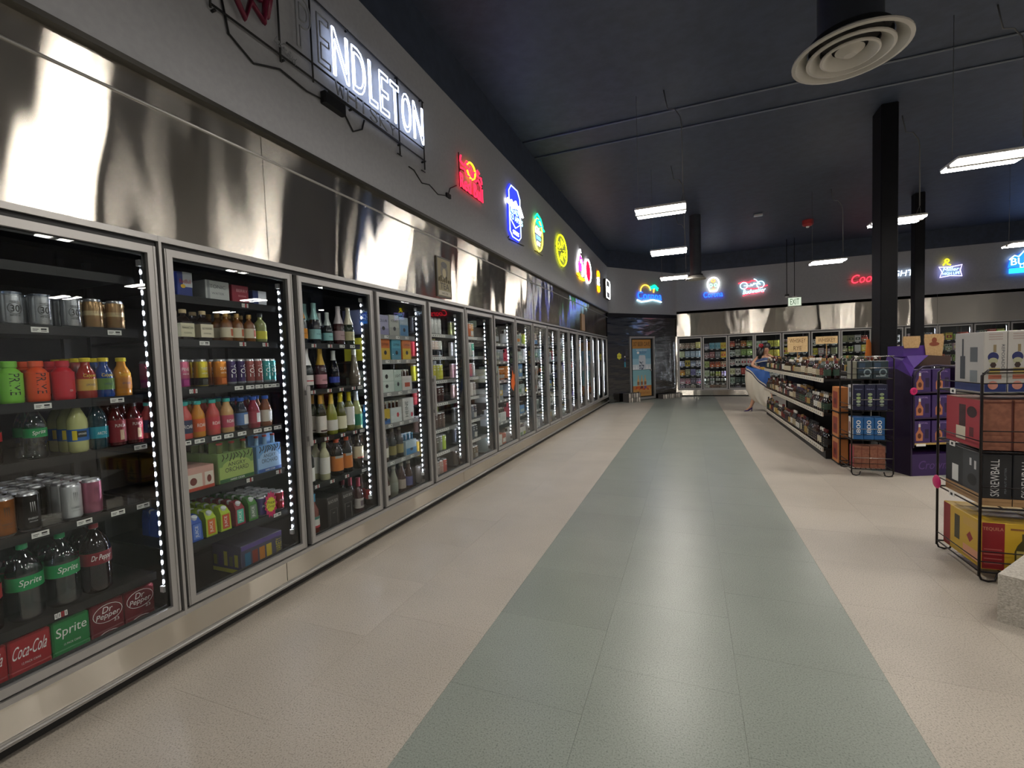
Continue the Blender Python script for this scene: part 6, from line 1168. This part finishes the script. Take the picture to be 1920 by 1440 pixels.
for lv, (m, z0_, r0, r1, dz_) in enumerate(((NAVY, 1.225, .175, .225, -.07), (WHITEC, 1.155, .226, .232, -.014))):
    vs = []; fs = []
    for j, (rr, zz) in enumerate(((r0, z0_), (r1, z0_+dz_))):
        for k in range(n): a = 2*PI*k/n; f_ = 1+.06*math.sin(6*a)*j; vs.append((.02+rr*f_*math.cos(a)*1.05, rr*f_*math.sin(a)*.85, zz+.02*math.sin(3*a)))
    fs = [(k, (k+1) % n, n+(k+1) % n, n+k) for k in range(n)]; tb.add(vs, fs, m, True)
obj('ruffled_top', tb, person); obj('sash', B().lathe([(.120, .96), (.128, .985), (.122, 1.03)], SASH, 20, (-.03, 0, 0)), person)
# skirt: blue upper flounce, patterned trim, white lower part with folds and train
def ring(z, cx_, rx, ry, amp, ph, n=48):
    return [(cx_+rx*math.cos(2*PI*k/n)*(1+amp*math.sin(9*2*PI*k/n+ph)), ry*math.sin(2*PI*k/n)*(1+amp*math.sin(9*2*PI*k/n+ph)), z+.02*math.sin(5*2*PI*k/n+ph)) for k in range(n)]
def surf(rings, m, b=None):
    b = b or B(); n = len(rings[0]); vs = [v for r_ in rings for v in r_]
    return b.add(vs, [(i*n+k, i*n+(k+1) % n, (i+1)*n+(k+1) % n, (i+1)*n+k) for i in range(len(rings)-1) for k in range(n)], m, True)
def tilt(R_, s): return [(x, y, z+s*(-x)) for x, y, z in R_]
obj('skirt_upper', surf([ring(.985, -.03, .125, .115, 0, 0), tilt(ring(.925, -.07, .19, .15, .02, 0), .35), tilt(ring(.79, -.10, .235, .19, .05, .3), .75), tilt(ring(.62, -.11, .25, .21, .06, .5), 1.1)], BLUE), person)
tr_ = surf([tilt(ring(.62, -.11, .252, .212, .06, .5), 1.1), tilt(ring(.59, -.11, .255, .215, .06, .5), 1.1)], WHITEC); surf([tilt(ring(.59, -.11, .255, .215, .06, .5), 1.1), tilt(ring(.555, -.11, .258, .218, .06, .5), 1.1)], P('#20284a', .6), tr_); obj('skirt_trim', tr_, person)
obj('skirt_lower', surf([tilt(ring(.555, -.11, .257, .217, .06, .5), 1.1), tilt(ring(.40, -.12, .255, .235, .08, .8), .85), tilt(ring(.25, -.09, .26, .25, .10, 1.1), .7), tilt(ring(.16, -.02, .255, .26, .10, 1.4), .5), tilt(ring(.14, .05, .24, .27, .10, 1.5), .36)], WHITEC), person)
sb = B(); PSH = P('#35206a', .35)
fx, fy = -.085-.20, -.10
sb.add([(fx+.03, fy-.03, .10), (fx+.03, fy+.03, .10), (fx-.05, fy-.035, .055), (fx-.05, fy+.025, .055), (fx-.10, fy-.04, .03), (fx-.10, fy+.02, .03), (fx-.155, fy-.015, .006), (fx+.03, fy-.028, .07), (fx+.03, fy+.028, .07), (fx-.05, fy-.035, .01), (fx-.05, fy+.025, .01), (fx-.11, fy-.035, .002), (fx-.11, fy+.015, .002)], [(0, 1, 3, 2), (2, 3, 5, 4), (4, 5, 6), (7, 9, 10, 8), (9, 11, 12, 10), (11, 6, 12), (0, 2, 9, 7), (2, 4, 11, 9), (4, 6, 11), (1, 8, 10, 3), (3, 10, 12, 5), (5, 12, 6), (0, 7, 8, 1)], PSH, True); sb.lathe([(.009, 0), (.008, .04), (.014, .085)], PSH, 8, (fx+.018, fy, .001))
obj('shoe', sb, person)
